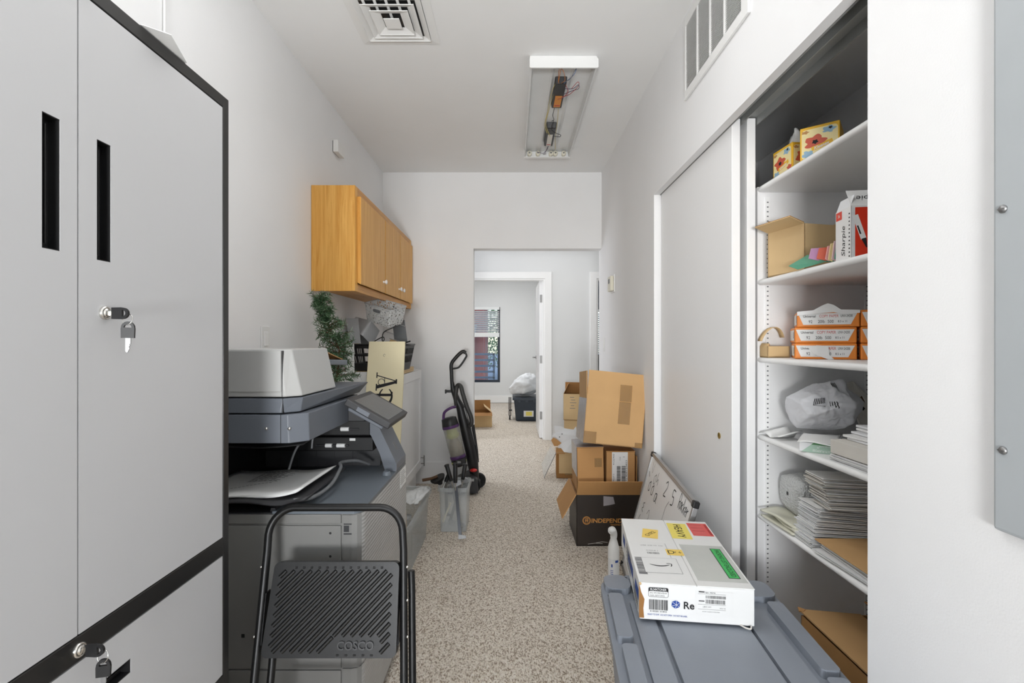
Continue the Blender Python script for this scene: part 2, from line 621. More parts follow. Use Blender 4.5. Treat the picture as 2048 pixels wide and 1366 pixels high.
def carton(name, label, M, w, d, h, outer=KRAFT, inner=KRAFTIN, flaps=None, closed=False, group=None, t=.005, flap_mat=None, cat='box', tape=None):
    """Cardboard box; local origin at the near-left bottom corner, x across, y deep."""
    root = thing(name, label, cat, M, group)
    fm = flap_mat or outer
    b = MB(M)
    e = t / 2
    b.box(0, w, 0, d, 0, t, 0)
    for o_, i_ in (((0, w, 0, e), (e, w - e, e, t)), ((0, w, d - e, d), (e, w - e, d - t, d - e)), ((0, e, 0, d), (e, t, e, d - e)), ((w - e, w, 0, d), (w - t, w - e, e, d - e))):
        b.box(*o_, 0, h, 0)
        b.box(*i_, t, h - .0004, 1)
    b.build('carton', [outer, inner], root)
    hinges = {'front': ((0, 0), (1, 0), w, (0, -1)), 'back': ((w, d), (-1, 0), w, (0, 1)), 'left': ((0, d), (0, -1), d, (-1, 0)), 'right': ((w, 0), (0, 1), d, (1, 0))}
    for side, (L, ang) in (flaps or {}).items():
        p, xd, wid, nd = hinges[side]
        a = R(ang)
        up = Vector((nd[0] * math.sin(a), nd[1] * math.sin(a), math.cos(a)))
        F = M @ frame((p[0], p[1], h), (xd[0], xd[1], 0), up)
        f = MB(F)
        f.box(.002, wid - .002, 0, L, -e, 0, 0)
        f.box(.002, wid - .002, 0, L - .0003, -t, -e, 1)
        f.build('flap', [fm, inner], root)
    if closed:
        f = MB(M); f.box(0, w, 0, d, h, h + t * .6, 0); f.build('inner_flap', inner, root)
        f = MB(M); f.box(0, w, 0, d / 2 - .0012, h + t * .6, h + t * 1.3, 0); f.build('flap', fm, root)
        f = MB(M); f.box(0, w, d / 2 + .0012, d, h + t * .6, h + t * 1.3, 0); f.build('flap', fm, root)
        h = h + t * 1.3
    if tape:
        for F, x0, x1, y0, y1, mt in tape:
            q = MB(M @ F); q.box(x0, x1, y0, y1, .0002, .0008); q.build('tape', mt, root)
    return root


def facet_bag(c, rad, seed, nu=56, nv=36, zmin=None, planes=38, rough=.05, spread=.30, M=None, pucker=()):
    """Crumpled bag: flat creased facets, like film pushed in by hand."""
    rn = random.Random(seed)
    ns = []
    for i in range(planes):
        v = Vector((rn.gauss(0, 1), rn.gauss(0, 1), rn.gauss(0, 1))).normalized()
        ns.append((v, 1 - spread * rn.random()))
    c = Vector(c); so = Vector((seed * 1.3, seed * .7, seed * 2.1))
    def pos(u, v, lift=0.0):
        d = Vector((math.cos(2 * math.pi * u) * math.sin(math.pi * v), math.sin(2 * math.pi * u) * math.sin(math.pi * v), -math.cos(math.pi * v)))
        k = 1.25
        for n_, h in ns:
            dt = d.dot(n_)
            if dt > .15:
                k = min(k, h / dt)
        for pd, depth, wid, folds in pucker:
            th = math.acos(max(-1, min(1, d.dot(pd))))
            ux = pd.orthogonal().normalized(); uy = pd.cross(ux)
            ph = math.atan2(d.dot(uy), d.dot(ux))
            k *= 1 - depth * math.exp(-(th / wid) ** 2) - .07 * abs(depth) / .15 * math.exp(-th / (wid * 2.6)) * abs(math.sin(folds * ph + 1.3)) * min(1, th / wid)
        k *= 1 + rough * (noise.noise(d * 3.1 + so) - 1.6 * abs(noise.noise(d * 6.3 + so * 2))) + lift
        p = c + Vector((d.x * rad[0], d.y * rad[1], d.z * rad[2])) * k
        if zmin is not None and p.z < zmin:
            p.z = zmin + (p.z - zmin) * .02
        return p
    mb = MB(M)
    mb.grid(lambda u, v: pos(u, v), nu, nv, 0, True, True)
    mb.pos = pos
    return mb


def crumple(c, rad, seed, amp=.18, nu=40, nv=26, zmin=None, freq=2.2, M=None):
    """Creased bag-like closed surface."""
    mb = MB(M)
    c = Vector(c); so = Vector((seed * 3.1, seed * 1.7, seed * .9))
    def fn(u, v):
        d = Vector((math.cos(2 * math.pi * u) * math.sin(math.pi * v), math.sin(2 * math.pi * u) * math.sin(math.pi * v), -math.cos(math.pi * v)))
        n1 = noise.noise(d * freq + so)
        n2 = abs(noise.noise(d * freq * 2.3 + so * 2))
        n3 = abs(noise.noise(d * freq * 5 + so * 3))
        k = 1 + amp * (n1 * 1.4 - n2 * 1.1 - n3 * .5)
        p = c + Vector((d.x * rad[0], d.y * rad[1], d.z * rad[2])) * k
        if zmin is not None and p.z < zmin:
            p.z = zmin + (p.z - zmin) * .02
        return p
    mb.grid(fn, nu, nv, 0, True, True)
    return mb
# ------------------------------------------------------------------ room shell
XL, XR = -1.137, 0.79
CZ = 2.74
YE = 4.26            # end wall
YH = 6.15            # hall wall beyond
YO = 9.8             # far office wall


def B(*a):
    return MB().box(*a)


struct(B(-4, 5, -2.5, 9.95, -.06, 0), 'floor', CARPET)
struct(B(-4, 5, -2.5, 9.95, CZ, CZ + .08), 'ceiling', CEIL)
struct(B(XL - .1, XL, -2.5, YE + .12, 0, CZ), 'wall_left', PAINT)
w = MB()
w.box(XR, XR + .10, 2.69, YE + .13, 0, CZ)
w.box(XR, XR + .032, 1.074, 2.69, 2.065, CZ)
w.box(XR + .032, XR + .15, 1.074, 2.69, 2.10, CZ)
w.box(XR, XR + .15, -2.5, 1.074, 0, CZ)
struct(w, 'wall_right', PAINT)
w = MB()
w.box(XL - .1, -.339, YE, YE + .12, 0, CZ)
w.box(-.339, XR, YE, YE + .12, 2.069, CZ)
struct(w, 'wall_end', PAINT)
w = MB()
w.box(XL - .1, -.85, -2.6, -2.5, 0, CZ); w.box(.55, XR + .15, -2.6, -2.5, 0, CZ)
w.box(-.85, .55, -2.6, -2.5, 0, .9); w.box(-.85, .55, -2.6, -2.5, 2.3, CZ)
struct(w, 'wall_back', PAINT)
w = MB()
for x0, x1, z0, z1 in ((-.85, -.80, .9, 2.3), (.50, .55, .9, 2.3), (-.80, .50, .9, .95), (-.80, .50, 2.25, 2.3), (-.17, -.13, .95, 2.25)):
    w.box(x0, x1, -2.58, -2.52, z0, z1)
struct(w, 'added_rear_window', TRIMW)  # unseen window frame, added to go with the rear fill
struct(B(XL, -.345, YE - .012, YE, 0, .19), 'baseboard_end', PAINT, bevel=.002)

# hall beyond the opening, and the two rooms behind it
w = MB()
w.box(-2.6, -.53, YH, YH + .12, 0, CZ)
w.box(-.53, .42, YH, YH + .12, 2.05, CZ)
w.box(.42, 1.075, YH, YH + .12, 0, CZ)
w.box(1.075, 1.95, YH, YH + .12, 2.05, CZ)
w.box(1.95, 4, YH, YH + .12, 0, CZ)
struct(w, 'wall_hall', PAINT_HALL)
struct(B(-2.7, -2.6, YE + .12, YO, 0, CZ), 'wall_hall_left', PAINT_HALL)
struct(B(4, 4.1, YE + .12, YO, 0, CZ), 'wall_hall_right', PAINT_HALL)
w = MB(); w.box(-2.6, XL - .1, YE, YE + .12, 0, CZ); w.box(XR + .1, 4, YE, YE + .12, 0, CZ)
struct(w, 'wall_hall_near', PAINT_HALL)
struct(B(.78, .88, YH + .12, YO, 0, CZ), 'wall_partition', PAINT_HALL)
WX0, WX1, WZ0, WZ1 = -1.75, -.243, .42, 1.95
w = MB()
w.box(-2.6, WX0, YO, YO + .14, 0, CZ); w.box(WX1, 1.35, YO, YO + .14, 0, CZ)
w.box(WX0, WX1, YO, YO + .14, 0, WZ0); w.box(WX0, WX1, YO, YO + .14, WZ1, CZ)
w.box(2.55, 4, YO, YO + .14, 0, CZ); w.box(1.35, 2.55, YO, YO + .14, 0, .42); w.box(1.35, 2.55, YO, YO + .14, 2.5, CZ)
struct(w, 'wall_office_far', PAINT_HALL)
w = MB()
w.box(-2.6, .78, YO - .014, YO, .012, .155)
struct(w, 'baseboard_office', TRIMW, bevel=.003)


def door_casing(name, x0, x1, zt):
    """Flat casing and jamb of one doorway in the hall wall."""
    c = MB()
    y = YH
    c.box(x0 - .083, x0, y - .016, y, 0, zt + .083)
    c.box(x1, x1 + .083, y - .016, y, 0, zt + .083)
    c.box(x0, x1, y - .016, y, zt, zt + .083)
    c.box(x0, x0 + .02, y - .004, y + .125, 0, zt - .02)
    c.box(x1 - .02, x1, y - .004, y + .125, 0, zt - .02)
    c.box(x0, x1, y - .004, y + .125, zt - .02, zt)
    c.box(x1 - .032, x1 - .02, y + .03, y + .07, 0, zt - .02)
    struct(c, name, TRIMW, bevel=.002)


door_casing('trim_1', -.53, .42, 2.05)
door_casing('trim_2', 1.075, 1.95, 2.05)
# office door, swung open into the office
d3 = struct(B(.352, .396, YH + .06, YH + .95, .012, 2.035), 'door_3', DOORW, bevel=.002)
for z in (.30, 1.02, 1.80):
    h = MB(); h.box(.358, .400, YH + .055, YH + .0605, z - .05, z + .05)
    h.tube([(.402, YH + .052, z - .05), (.402, YH + .052, z + .05)], .007)
    h.build('hinge', STEEL, d3)
h = MB(); h.tube([(.352, YH + .89, 1.02), (.300, YH + .89, 1.02)], .011); h.tube([(.303, YH + .895, 1.02), (.303, YH + .79, 1.02)], .009)
h.tube([(.352, YH + .89, 1.02), (.345, YH + .89, 1.02)], .027, n=18)
h.build('lever_handle', STEEL, d3)


def window(name, x0, x1, z0, z1, mats, mull=None):
    f = MB()
    fw = .05
    y0, y1 = YO + .04, YO + .10
    f.box(x0, x0 + fw, y0, y1, z0, z1); f.box(x1 - fw, x1, y0, y1, z0, z1)
    f.box(x0 + fw, x1 - fw, y0, y1, z0, z0 + fw); f.box(x0 + fw, x1 - fw, y0, y1, z1 - fw, z1)
    if mull:
        f.box(x0 + fw, x1 - fw, y0, y1, mull - fw / 2, mull + fw / 2)
    o = struct(f, name, mats[0], bevel=.003)
    g = MB(); g.box(x0 + fw, x1 - fw, YO + .068, YO + .072, z0 + fw, z1 - fw); g.build('pane', GLASS, o)
    return o


window('window_1', WX0, WX1, WZ0, WZ1, [NAVY])
w2 = window('window_2', 1.35, 2.55, .42, 2.5, [NAVY], mull=1.93)
g = MB(); g.box(1.40, 2.50, YO + .06, YO + .066, 1.955, 2.45); g.build('transom', DKGLASS, w2)


def blind(x0, x1, ztop, zbot, y, label, stack=.09):
    t = thing('window_blind', label, 'blind', (x0 + (x1 - x0) / 2, y, zbot))
    b = MB(); b.box(x0, x1, y - .03, y + .03, ztop - .055, ztop); b.build('headrail', BLIND, t, bevel=.003)
    z = ztop - .095
    while z > zbot + stack:
        F = Matrix.Translation(((x0 + x1) / 2, y, z)) @ Matrix.Rotation(R(-36), 4, 'X')
        q = MB(F); q.box(-(x1 - x0) / 2 + .005, (x1 - x0) / 2 - .005, -.024, .024, -.0015, .0015)
        q.build('slat', BLIND, t)
        z -= .043
    b = MB(); b.box(x0 + .003, x1 - .003, y - .026, y + .026, zbot, zbot + stack); b.build('bottom_rail', BLIND, t, bevel=.004)
    for x in (x0 + .15, x1 - .15):
        c = MB(); c.tube([(x, y, ztop - .05), (x, y, zbot + stack)], .0015, n=5)
        c.build('ladder_cord', BLIND, t)
    return t


blind(WX0 + .005, WX1 - .012, WZ1 - .005, 1.34, YO - .035, 'half raised white slatted blind in the office window')
blind(1.40, 2.50, 1.90, 1.0, YO + .0, 'white slatted blind in the window of the second room, seen through the narrow gap', stack=.03)

# outside the windows
B(-40, 40, 9.95, 60, -.35, -.3).build('patio_ground', PAVE, label=None, kind='structure')
t = thing('red_barn', 'red board building outside the office window', 'building', (-3, 16.5, -.3))
w = B(-5.5, -.92, 15.5, 18.5, -.3, 3.6)
for i in range(16):
    w.box(-5.4 + i * .3, -5.36 + i * .3, 15.47, 15.5, -.3, 3.6)
w.build('wall', BARN, t)
w = MB(); w.prism([(14.2, 1.35), (15.5, 1.75), (15.5, 1.80), (14.2, 1.42)], 'x', -5.0, -1.12); w.build('porch_roof', SLATE, t)
w = MB(); w.box(-1.75, -1.55, 15.40, 15.5, .9, 1.5); w.build('window', TRIMW, t)
t = thing('patio_railing', 'blue grey horizontal bar railing outside the office window', 'railing', (-1.4, 11.6, -.3))
for z in (.92, .78, .64, .50, .36):
    B(-2.6, -.42, 11.6, 11.64, z, z + .05).build('rail', RAILC, t)
for x in (-2.6, -1.5, -.46):
    B(x, x + .05, 11.6, 11.65, -.3, .97).build('post', RAILC, t)
B(-2.6, -.42, 11.62, 11.64, -.3, .33).build('panel', RAILC, t)
t = thing('tree', 'leafy green tree beyond the red building', 'tree', (-.1, 21, -.3))
q = MB(); q.tube([(-.1, 21, -.3), (-.05, 21, 1.2), (-.2, 21, 3)], [.14, .11, .06]); q.build('trunk', BARK, t)
q = MB(); rn = random.Random(3)
for i in range(3200):
    c = Vector((rn.gauss(-.15, .75), 21 + rn.gauss(0, .6), abs(rn.gauss(1.5, .95)) + .1))
    e = Euler((rn.random() * 6, rn.random() * 6, rn.random() * 6)).to_matrix()
    q.add([c + e @ Vector(p) for p in ((-.05, 0, 0), (0, .035, .01), (.07, 0, 0), (0, -.035, .01))], [(0, 1, 2, 3)])
q.build('foliage', LEAF, t)

# ------------------------------------------------------------------ closet in the right wall
CB = 1.385
struct(B(CB, CB + .08, .40, 2.80, 0, 2.33), 'wall_closet_back', PAINT)
struct(B(.935, CB, 1.842, 1.872, 0, 1.838), 'wall_closet_partition', PAINT)
struct(B(XR + .10, CB, 2.72, 2.80, 0, 2.33), 'wall_closet_far', PAINT)
struct(B(XR + .15, CB, .36, .44, 0, 2.33), 'wall_closet_near', PAINT)
struct(B(XR + .10, CB + .08, .36, 2.80, 2.258, 2.33), 'ceiling_closet', CEIL)
w = MB()
w.box(XR + .034, XR + .036, 1.08, 2.688, 2.062, 2.10); w.box(XR + .072, XR + .076, 1.08, 2.688, 2.068, 2.10)
w.box(XR + .132, XR + .136, 1.08, 2.688, 2.066, 2.10); w.box(XR + .034, XR + .136, 1.08, 2.688, 2.096, 2.0998)
struct(w, 'trim_3', DKTRACK)
d1 = struct(B(.826, .858, 1.817, 2.672, .012, 2.088), 'door_1', DOORW, bevel=.002)
q = MB(frame((.826, 1.925, .875), (0, -1, 0), (0, 0, 1))); q.lathe([(.001, .0002), (.011, .0002), (.013, .002), (.011, .003), (.009, .001), (.001, .0006)], n=20)
q.build('finger_pull', BRASS, d1)
d2 = struct(B(.886, .918, 1.822, 2.69, .012, 2.092), 'door_2', DOORW, bevel=.002)

SZ = [1.838, 1.484, 1.19, .897, .597]
shelf_labels = ['topmost white closet shelf, carrying the floral tissue boxes', 'white closet shelf carrying the open brown carton and marker box',
                'white closet shelf carrying the orange reams of copy paper', 'white closet shelf carrying the silver mailer bag and loose paper',
                'lowest white closet shelf, carrying the slumped envelopes and bubble wrap']
for z, lb in zip(SZ, shelf_labels):
    q = MB()
    e = []
    for i in range(15):
        a = R(90 + 180 * i / 14)
        e.append((.945 + .010 * math.cos(a), z - .010 + .010 * math.sin(a)))
    q.prism(e + [(CB - .004, z - .02), (CB - .004, z)], 'y', .45, 1.840)
    o = q.build('shelf', SHELFW); tag(o, lb, 'shelf', 'closet shelves')
    fix_normals(o)
for x, lb in ((.972, 'slotted white shelf standard near the sliding doors'), (1.35, 'slotted white shelf standard deep inside the closet')):
    t = thing('shelf_standard', lb, 'shelf standard', (x, 1.84, .03), 'shelf standards')
    q = MB(); q.box(x - .008, x + .008, 1.838, 1.8418, .03, 1.80); q.build('strip', SHELFW, t)
    q = MB(); z = .05
    while z < 1.79:
        q.box(x - .0030, x + .0030, 1.8374, 1.8381, z, z + .0046); z += .0178
    q.build('slot', GREYP, t, kind='stuff')

# ------------------------------------------------------------------ ceiling and wall fittings
# supply register
t = thing('ceiling_register', 'square white air register in the ceiling with nested louvers', 'vent', (-.549, 2.23, CZ))
cx, cy = -.549, 2.23
def ring(mb, ho, hi, zo, zi, th=.002):
    for k in range(4):
        M = Matrix.Translation((cx, cy, 0)) @ Matrix.Rotation(k * math.pi / 2, 4, 'Z')
        a = [(-ho, -ho, zo), (ho, -ho, zo), (hi, -hi, zi), (-hi, -hi, zi)]
        v = [M @ Vector(p) for p in a] + [M @ (Vector(p) + Vector((0, 0, th))) for p in a]
        mb.add(v, [(0, 1, 2, 3), (4, 7, 6, 5), (0, 4, 5, 1), (1, 5, 6, 2), (2, 6, 7, 3), (3, 7, 4, 0)])
q = MB(); ring(q, .19, .152, CZ - .003, CZ - .006); ring(q, .152, .150, CZ - .006, CZ - .001); q.build('frame', PLATEW, t)
for ho, hi, zo in ((.149, .116, CZ - .013), (.117, .084, CZ - .018), (.084, .050, CZ - .023)):
    q = MB(); ring(q, ho, hi, zo, zo + .0125); ring(q, ho + .0015, ho - .001, zo - .001, zo - .0012, .003); q.build('louver', PLATEW, t)
q = MB(); q.box(cx - .036, cx + .036, cy - .036, cy + .036, CZ - .026, CZ - .022); q.build('centre_plate', PLATEW, t, bevel=.002)
q = MB()
for dx in (-.10, -.05, 0, .05, .10):
    q.box(cx + dx - .006, cx + dx + .006, cy - .14, cy + .14, CZ - .010, CZ - .008)
q.build('bracket', PLATEW, t)
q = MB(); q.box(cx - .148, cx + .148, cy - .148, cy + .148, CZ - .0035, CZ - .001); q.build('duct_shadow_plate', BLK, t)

# return grille high on the right wall
t = thing('wall_grille', 'white louvered return air grille high above the closet doors', 'vent', (XR, 1.9, 2.34))
q = MB(); x0, x1 = XR - .010, XR - .0005
for y0, y1, z0, z1 in ((1.60, 1.648, 2.34, 2.705), (2.175, 2.19, 2.34, 2.705), (1.648, 2.175, 2.34, 2.378), (1.648, 2.175, 2.668, 2.705), (1.775, 1.787, 2.378, 2.668), (1.905, 1.917, 2.378, 2.668), (2.036, 2.048, 2.378, 2.668)):
    q.box(x0, x1, y0, y1, z0, z1)
q.build('frame', PLATEW, t, bevel=.001)
q = MB(); q.box(XR - .002, XR - .0005, 1.648, 2.175, 2.378, 2.668); q.build('backing', mk('grille backing', (150, 150, 146), rough=.6), t)
q = MB(); z = 2.382
while z < 2.664:
    for y0, y1 in ((1.648, 1.775), (1.787, 1.905), (1.917, 2.036), (2.048, 2.175)):
        q.add([(XR - .009, y0, z), (XR - .009, y1, z), (XR - .003, y1, z + .0055), (XR - .003, y0, z + .0055)], [(0, 1, 2, 3)])
    z += .0078
q.build('louver', PLATEW, t, solid=.0012, kind='stuff')

# stripped fluorescent fixture
LX0, LX1, LY0, LY1, LZ = .098, .445, 2.523, 3.77, 2.677
t = thing('ceiling_light', 'stripped fluorescent ceiling fixture with bare ballasts and loose wires', 'light', ((LX0 + LX1) / 2, (LY0 + LY1) / 2, CZ))
q = MB()
q.box(LX0, LX1, LY0, LY1, CZ - .012, CZ - .001)
q.prism([(LX0, CZ - .012), (LX0 - .004, LZ + .012), (LX0 + .006, LZ + .008), (LX0 + .014, CZ - .012)], 'y', LY0, LY1)
q.prism([(LX1, CZ - .012), (LX1 + .004, LZ + .012), (LX1 - .006, LZ + .008), (LX1 - .014, CZ - .012)], 'y', LY0, LY1)
q.prism([(.212, CZ - .012), (.222, CZ - .020), (.234, CZ - .013)], 'y', LY0, LY1)
q.prism([(.322, CZ - .012), (.334, CZ - .020), (.344, CZ - .013)], 'y', LY0, LY1)
q.build('pan', mk('white fixture enamel', (222, 223, 222), rough=.35, var=.03), t)
for ya, yb, nm in ((LY0 - .004, LY0 + .004, 'end_cap'), (LY1 - .022, LY1 + .004, 'end_cap')):
    q = MB(); q.prism([(LX0 - .004, CZ - .001), (LX0 - .004 + .012, CZ - .001), (LX1 - .008, CZ - .001), (LX1 + .006, CZ - .018), (LX1 + .006, LZ + .004), (LX1, LZ), (LX0, LZ), (LX0 - .006, LZ + .004), (LX0 - .006, CZ - .018)], 'y', ya, yb)
    if ya > 3:
        q = MB(); q.box(LX0 - .004, LX1 + .004, LY1 - .004, LY1 + .004, LZ, CZ - .001); q.box(LX0 - .002, LX1 + .002, LY1 - .03, LY1 - .004, LZ, LZ + .004)
    q.build('end_cap', PLATEW, t, bevel=.001)
def ballast(xc, y0, y1, lab_mat, ly0, ly1, lw):
    b = MB(); b.frustum((xc - .030, xc + .030, y0, y1), CZ - .052, (xc - .034, xc + .034, y0 - .01, y1 + .01), CZ - .014)
    o = b.build('ballast', BLK, t, bevel=.004)
    l = MB(); l.box(xc - lw, xc + lw, ly0, ly1, CZ - .0535, CZ - .0525, 0)
    F = frame((xc, ly1 - .02, CZ - .0538), (1, 0, 0), (0, -1, 0))
    l.rect(F, -lw * .8, lw * .8, -.006, .006, 1)
    l.build('printed_label', [lab_mat, REDD], o)
ballast(.274, 2.70, 2.98, mk('orange label', (212, 138, 60), rough=.6), 2.83, 2.965, .020)
ballast(.267, 3.26, 3.56, PAPERG, 3.36, 3.55, .017)
rn = random.Random(11)
def wire(pts, mt, r=.0017):
    q = MB(); q.tube(catmull(pts, 6), r, n=6); q.build('wire', mt, t)
zc = CZ - .018
wire([(.262, 2.70, zc - .03), (.255, 2.64, zc - .05), (.262, 2.58, zc - .02), (.275, 2.57, zc - .04), (.288, 2.63, zc - .05), (.275, 2.70, zc - .03)], WIRE_O)
wire([(.258, 2.69, zc - .03), (.252, 2.60, zc - .02), (.258, 2.555, zc - .02), (.263, 2.60, zc - .01)], WIRE_O)
wire([(.285, 2.69, zc - .03), (.315, 2.62, zc - .05), (.335, 2.57, zc - .03), (.37, 2.545, zc - .01)], INKG)
wire([(.29, 2.70, zc - .03), (.33, 2.60, zc - .04), (.345, 2.56, zc - .02)], WIRE_B)
wire([(.30, 2.74, zc - .04), (.34, 2.70, zc - .06), (.365, 2.66, zc - .06), (.372, 2.70, zc - .06), (.345, 2.74, zc - .05), (.30, 2.80, zc - .04)], WIRE_P)
wire([(.295, 2.82, zc - .045), (.33, 2.76, zc - .06), (.368, 2.68, zc - .055), (.36, 2.65, zc - .05), (.335, 2.72, zc - .05)], WIRE_R)
wire([(.27, 2.85, zc - .045), (.30, 2.80, zc - .055), (.318, 2.75, zc - .05), (.30, 2.70, zc - .04)], WIRE_R)
wire([(.25, 2.70, zc - .02), (.235, 2.78, zc - .02), (.228, 2.95, zc - .01), (.226, 3.1, zc - .01), (.218, 3.24, zc - .02), (.24, 3.30, zc - .05)], WIRE_Y)
wire([(.252, 2.72, zc - .03), (.243, 2.85, zc - .02), (.236, 3.02, zc - .01), (.225, 3.22, zc - .02), (.262, 3.34, zc - .055)], WIRE_Y)
wire([(.262, 2.99, zc - .03), (.258, 3.06, zc - .04), (.268, 3.10, zc - .05), (.256, 3.12, zc - .05), (.27, 3.14, zc - .04), (.262, 3.20, zc - .05), (.275, 3.24, zc - .04), (.265, 3.26, zc - .04)], INK)
wire([(.265, 3.27, zc - .04), (.30, 3.30, zc - .05), (.335, 3.33, zc - .05), (.33, 3.36, zc - .05), (.29, 3.37, zc - .04)], INK)
wire([(.288, 3.0, zc - .02), (.296, 3.1, zc - .01), (.305, 3.3, zc - .01), (.312, 3.5, zc - .01), (.33, 3.68, zc - .01)], WIRE_Y)
wire([(.268, 3.57, zc - .03), (.262, 3.64, zc - .03), (.235, 3.70, zc - .03), (.19, 3.70, zc - .02)], WIRE_P)
wire([(.27, 3.58, zc - .02), (.25, 3.67, zc - .04), (.24, 3.72, zc - .03), (.26, 3.69, zc - .04)], WIRE_P)
for x in (.135, .20, .30, .335, .398):
    q = MB(frame((x, 3.725, CZ - .040), (1, 0, 0), (0, 0, 1)))
    q.lathe([(.016, -.028), (.018, .006), (.012, .010), (.006, .010)], n=14)
    o = q.build('lamp_holder', IVORY, t)
    q = MB(frame((x, 3.714, CZ - .040), (1, 0, 0), (0, 0, 1))); q.lathe([(.001, .0), (.007, .0), (.007, .002), (.001, .002)], n=10); q.build('contact', STEEL, o)

# small wall devices
t = thing('alarm_sensor', 'small white sensor box high on the wall above the oak cabinet', 'sensor', (XL, 3.12, 2.45))
q = MB(); q.box(XL + .004, XL + .036, 3.06, 3.18, 2.452, 2.528); q.build('cover', PLATEW, t, bevel=.003)
q = MB(); q.box(XL + .0003, XL + .004, 3.065, 3.175, 2.456, 2.524); q.build('base', GREYP, t)
t = thing('thermostat', 'ivory thermostat on the wall above the carton stack', 'thermostat', (XR, 3.76, 1.64))
q = MB(); q.box(XR - .010, XR - .0003, 3.700, 3.825, 1.630, 1.765); q.build('base', PLATEW, t, bevel=.003)
q = MB(); q.box(XR - .036, XR - .010, 3.708, 3.818, 1.640, 1.755); q.build('cover', IVORY, t, bevel=.006, segs=3)
q = MB(); q.box(XR - .0372, XR - .036, 3.735, 3.790, 1.70, 1.735); q.build('display', GREYP, t)
def switch(x, y, z, lb, nx):
    t = thing('light_switch', lb, 'switch', (x, y, z - .058))
    q = MB(); q.box(min(x + nx * .0003, x + nx * .006), max(x + nx * .0003, x + nx * .006), y - .036, y + .036, z - .058, z + .058); q.build('plate', PLATEW, t, bevel=.002)
    q = MB(); q.box(min(x + nx * .006, x + nx * .0095), max(x + nx * .006, x + nx * .0095), y - .017, y + .017, z - .033, z + .033); q.build('rocker', TRIMW, t, bevel=.002)
switch(XR, 4.15, 1.225, 'white rocker light switch on the wall near the hall opening', -1)
switch(XL, 2.222, 1.262, 'white wall switch just above the copier', 1)

# electrical panel cover on the near pier
t = thing('electrical_panel', 'grey electrical panel cover on the near wall', 'panel', (XR, .56, .948))
q = MB(); q.box(XR - .016, XR - .0004, .34, .78, .948, 1.95); q.build('cover', PANELG, t, bevel=.006, segs=3)
for y in (.36, .761):
    for z in (1.0785, 1.4585):
        q = MB(frame((XR - .016, y, z), (0, -1, 0), (0, 0, 1))); q.lathe([(.0062, 0), (.0066, .002), (.005, .0042), (.001, .0050)], n=16)
        q.box(-.0055, .0055, -.0007, .0007, .0046, .0054)
        q.build('screw', STEEL, t)

# loose white cable down the left wall
q = MB(); q.tube([(XL + .006, 1.573, CZ - .002), (XL + .006, 1.573, 2.2), (XL + .006, 1.575, 1.30)], .0035, n=8)
tag(q.build('cable', PLATEW), 'thin white cable running down the wall behind the tall cabinet', 'cable')
# ------------------------------------------------------------------ tall storage cabinet
CX = -0.70
t = thing('storage_cabinet', 'tall light grey metal storage cabinet with black frame and keyed locks', 'cabinet', (-.9, .79, 0))
q = MB()
y0, y1 = .385, 1.195
q.box(-1.10, CX - .022, y0, y1, 0, 1.846)                       # carcass behind the fronts
q.box(CX - .022, CX, y0, .405, 0, 1.846); q.box(CX - .022, CX, 1.173, y1, 0, 1.846)
q.box(CX - .022, CX, .405, 1.173, 1.819, 1.846); q.box(CX - .022, CX, .405, 1.173, .733, .774)
q.box(CX - .022, CX, .405, 1.173, .408, .442); q.box(CX - .022, CX, .405, 1.173, 0, .07)
q.build('frame', FRAMEBLK, t, bevel=.0015)


def front(name, ya, yb, za, zb, hy0, hy1, hz0, hz1, parent):
    """Grey enamelled front with a real cut-out for its recessed pull."""
    d = MB()
    x0, x1 = CX - .018, CX - .001
    d.box(x0, x1, ya, hy0, za, zb); d.box(x0, x1, hy1, yb, za, zb)
    d.box(x0, x1, hy0, hy1, za, hz0); d.box(x0, x1, hy0, hy1, hz1, zb)
    o = d.build(name, CABGREY, parent)
    h = MB()
    e = .0015
    h.box(x0 - .003, x0 - .0005, hy0, hy1, hz0, hz1)
    h.box(x0 - .0005, x1 - .0008, hy0 + .0002, hy0 + e, hz0, hz1); h.box(x0 - .0005, x1 - .0008, hy1 - e, hy1 - .0002, hz0, hz1)
    h.box(x0 - .0005, x1 - .0008, hy0, hy1, hz0 + .0002, hz0 + e); h.box(x0 - .0005, x1 - .0008, hy0, hy1, hz1 - e, hz1 - .0002)
    if hz1 - hz0 > .1:
        h.box(x0, x0 + .007, (hy0 + hy1) / 2, (hy0 + hy1) / 2 + .002, hz0 + .01, hz1 - .012)
    else:
        h.box(x0, x0 + .008, hy0 + .01, hy1 - .01, (hz0 + hz1) / 2, (hz0 + hz1) / 2 + .002)
    h.build('handle', BLK, o, label='black recessed pull')
    return o


front('door', .408, .7795, .776, 1.8165, .721, .750, 1.390, 1.594, t)
d = front('door', .7825, 1.1705, .776, 1.8165, .8165, .845, 1.388, 1.592, t)
dr = front('drawer', .408, 1.1705, .444, .7305, .683, .889, .642, .668, t)
front('drawer', .408, 1.1705, .072, .4055, .683, .889, .335, .361, t)


def lock(y, z, parent):
    F = frame((CX - .001, y, z), (0, 1, 0), (0, 0, 1))
    q = MB(F); q.lathe([(.0118, 0), (.0118, .003), (.0105, .0052), (.0085, .0058), (.0078, .0035), (.0074, .0035), (.0074, .0068), (.001, .0070)], n=28)
    q.build('lock', CHROME, parent, label='chrome cylinder lock')


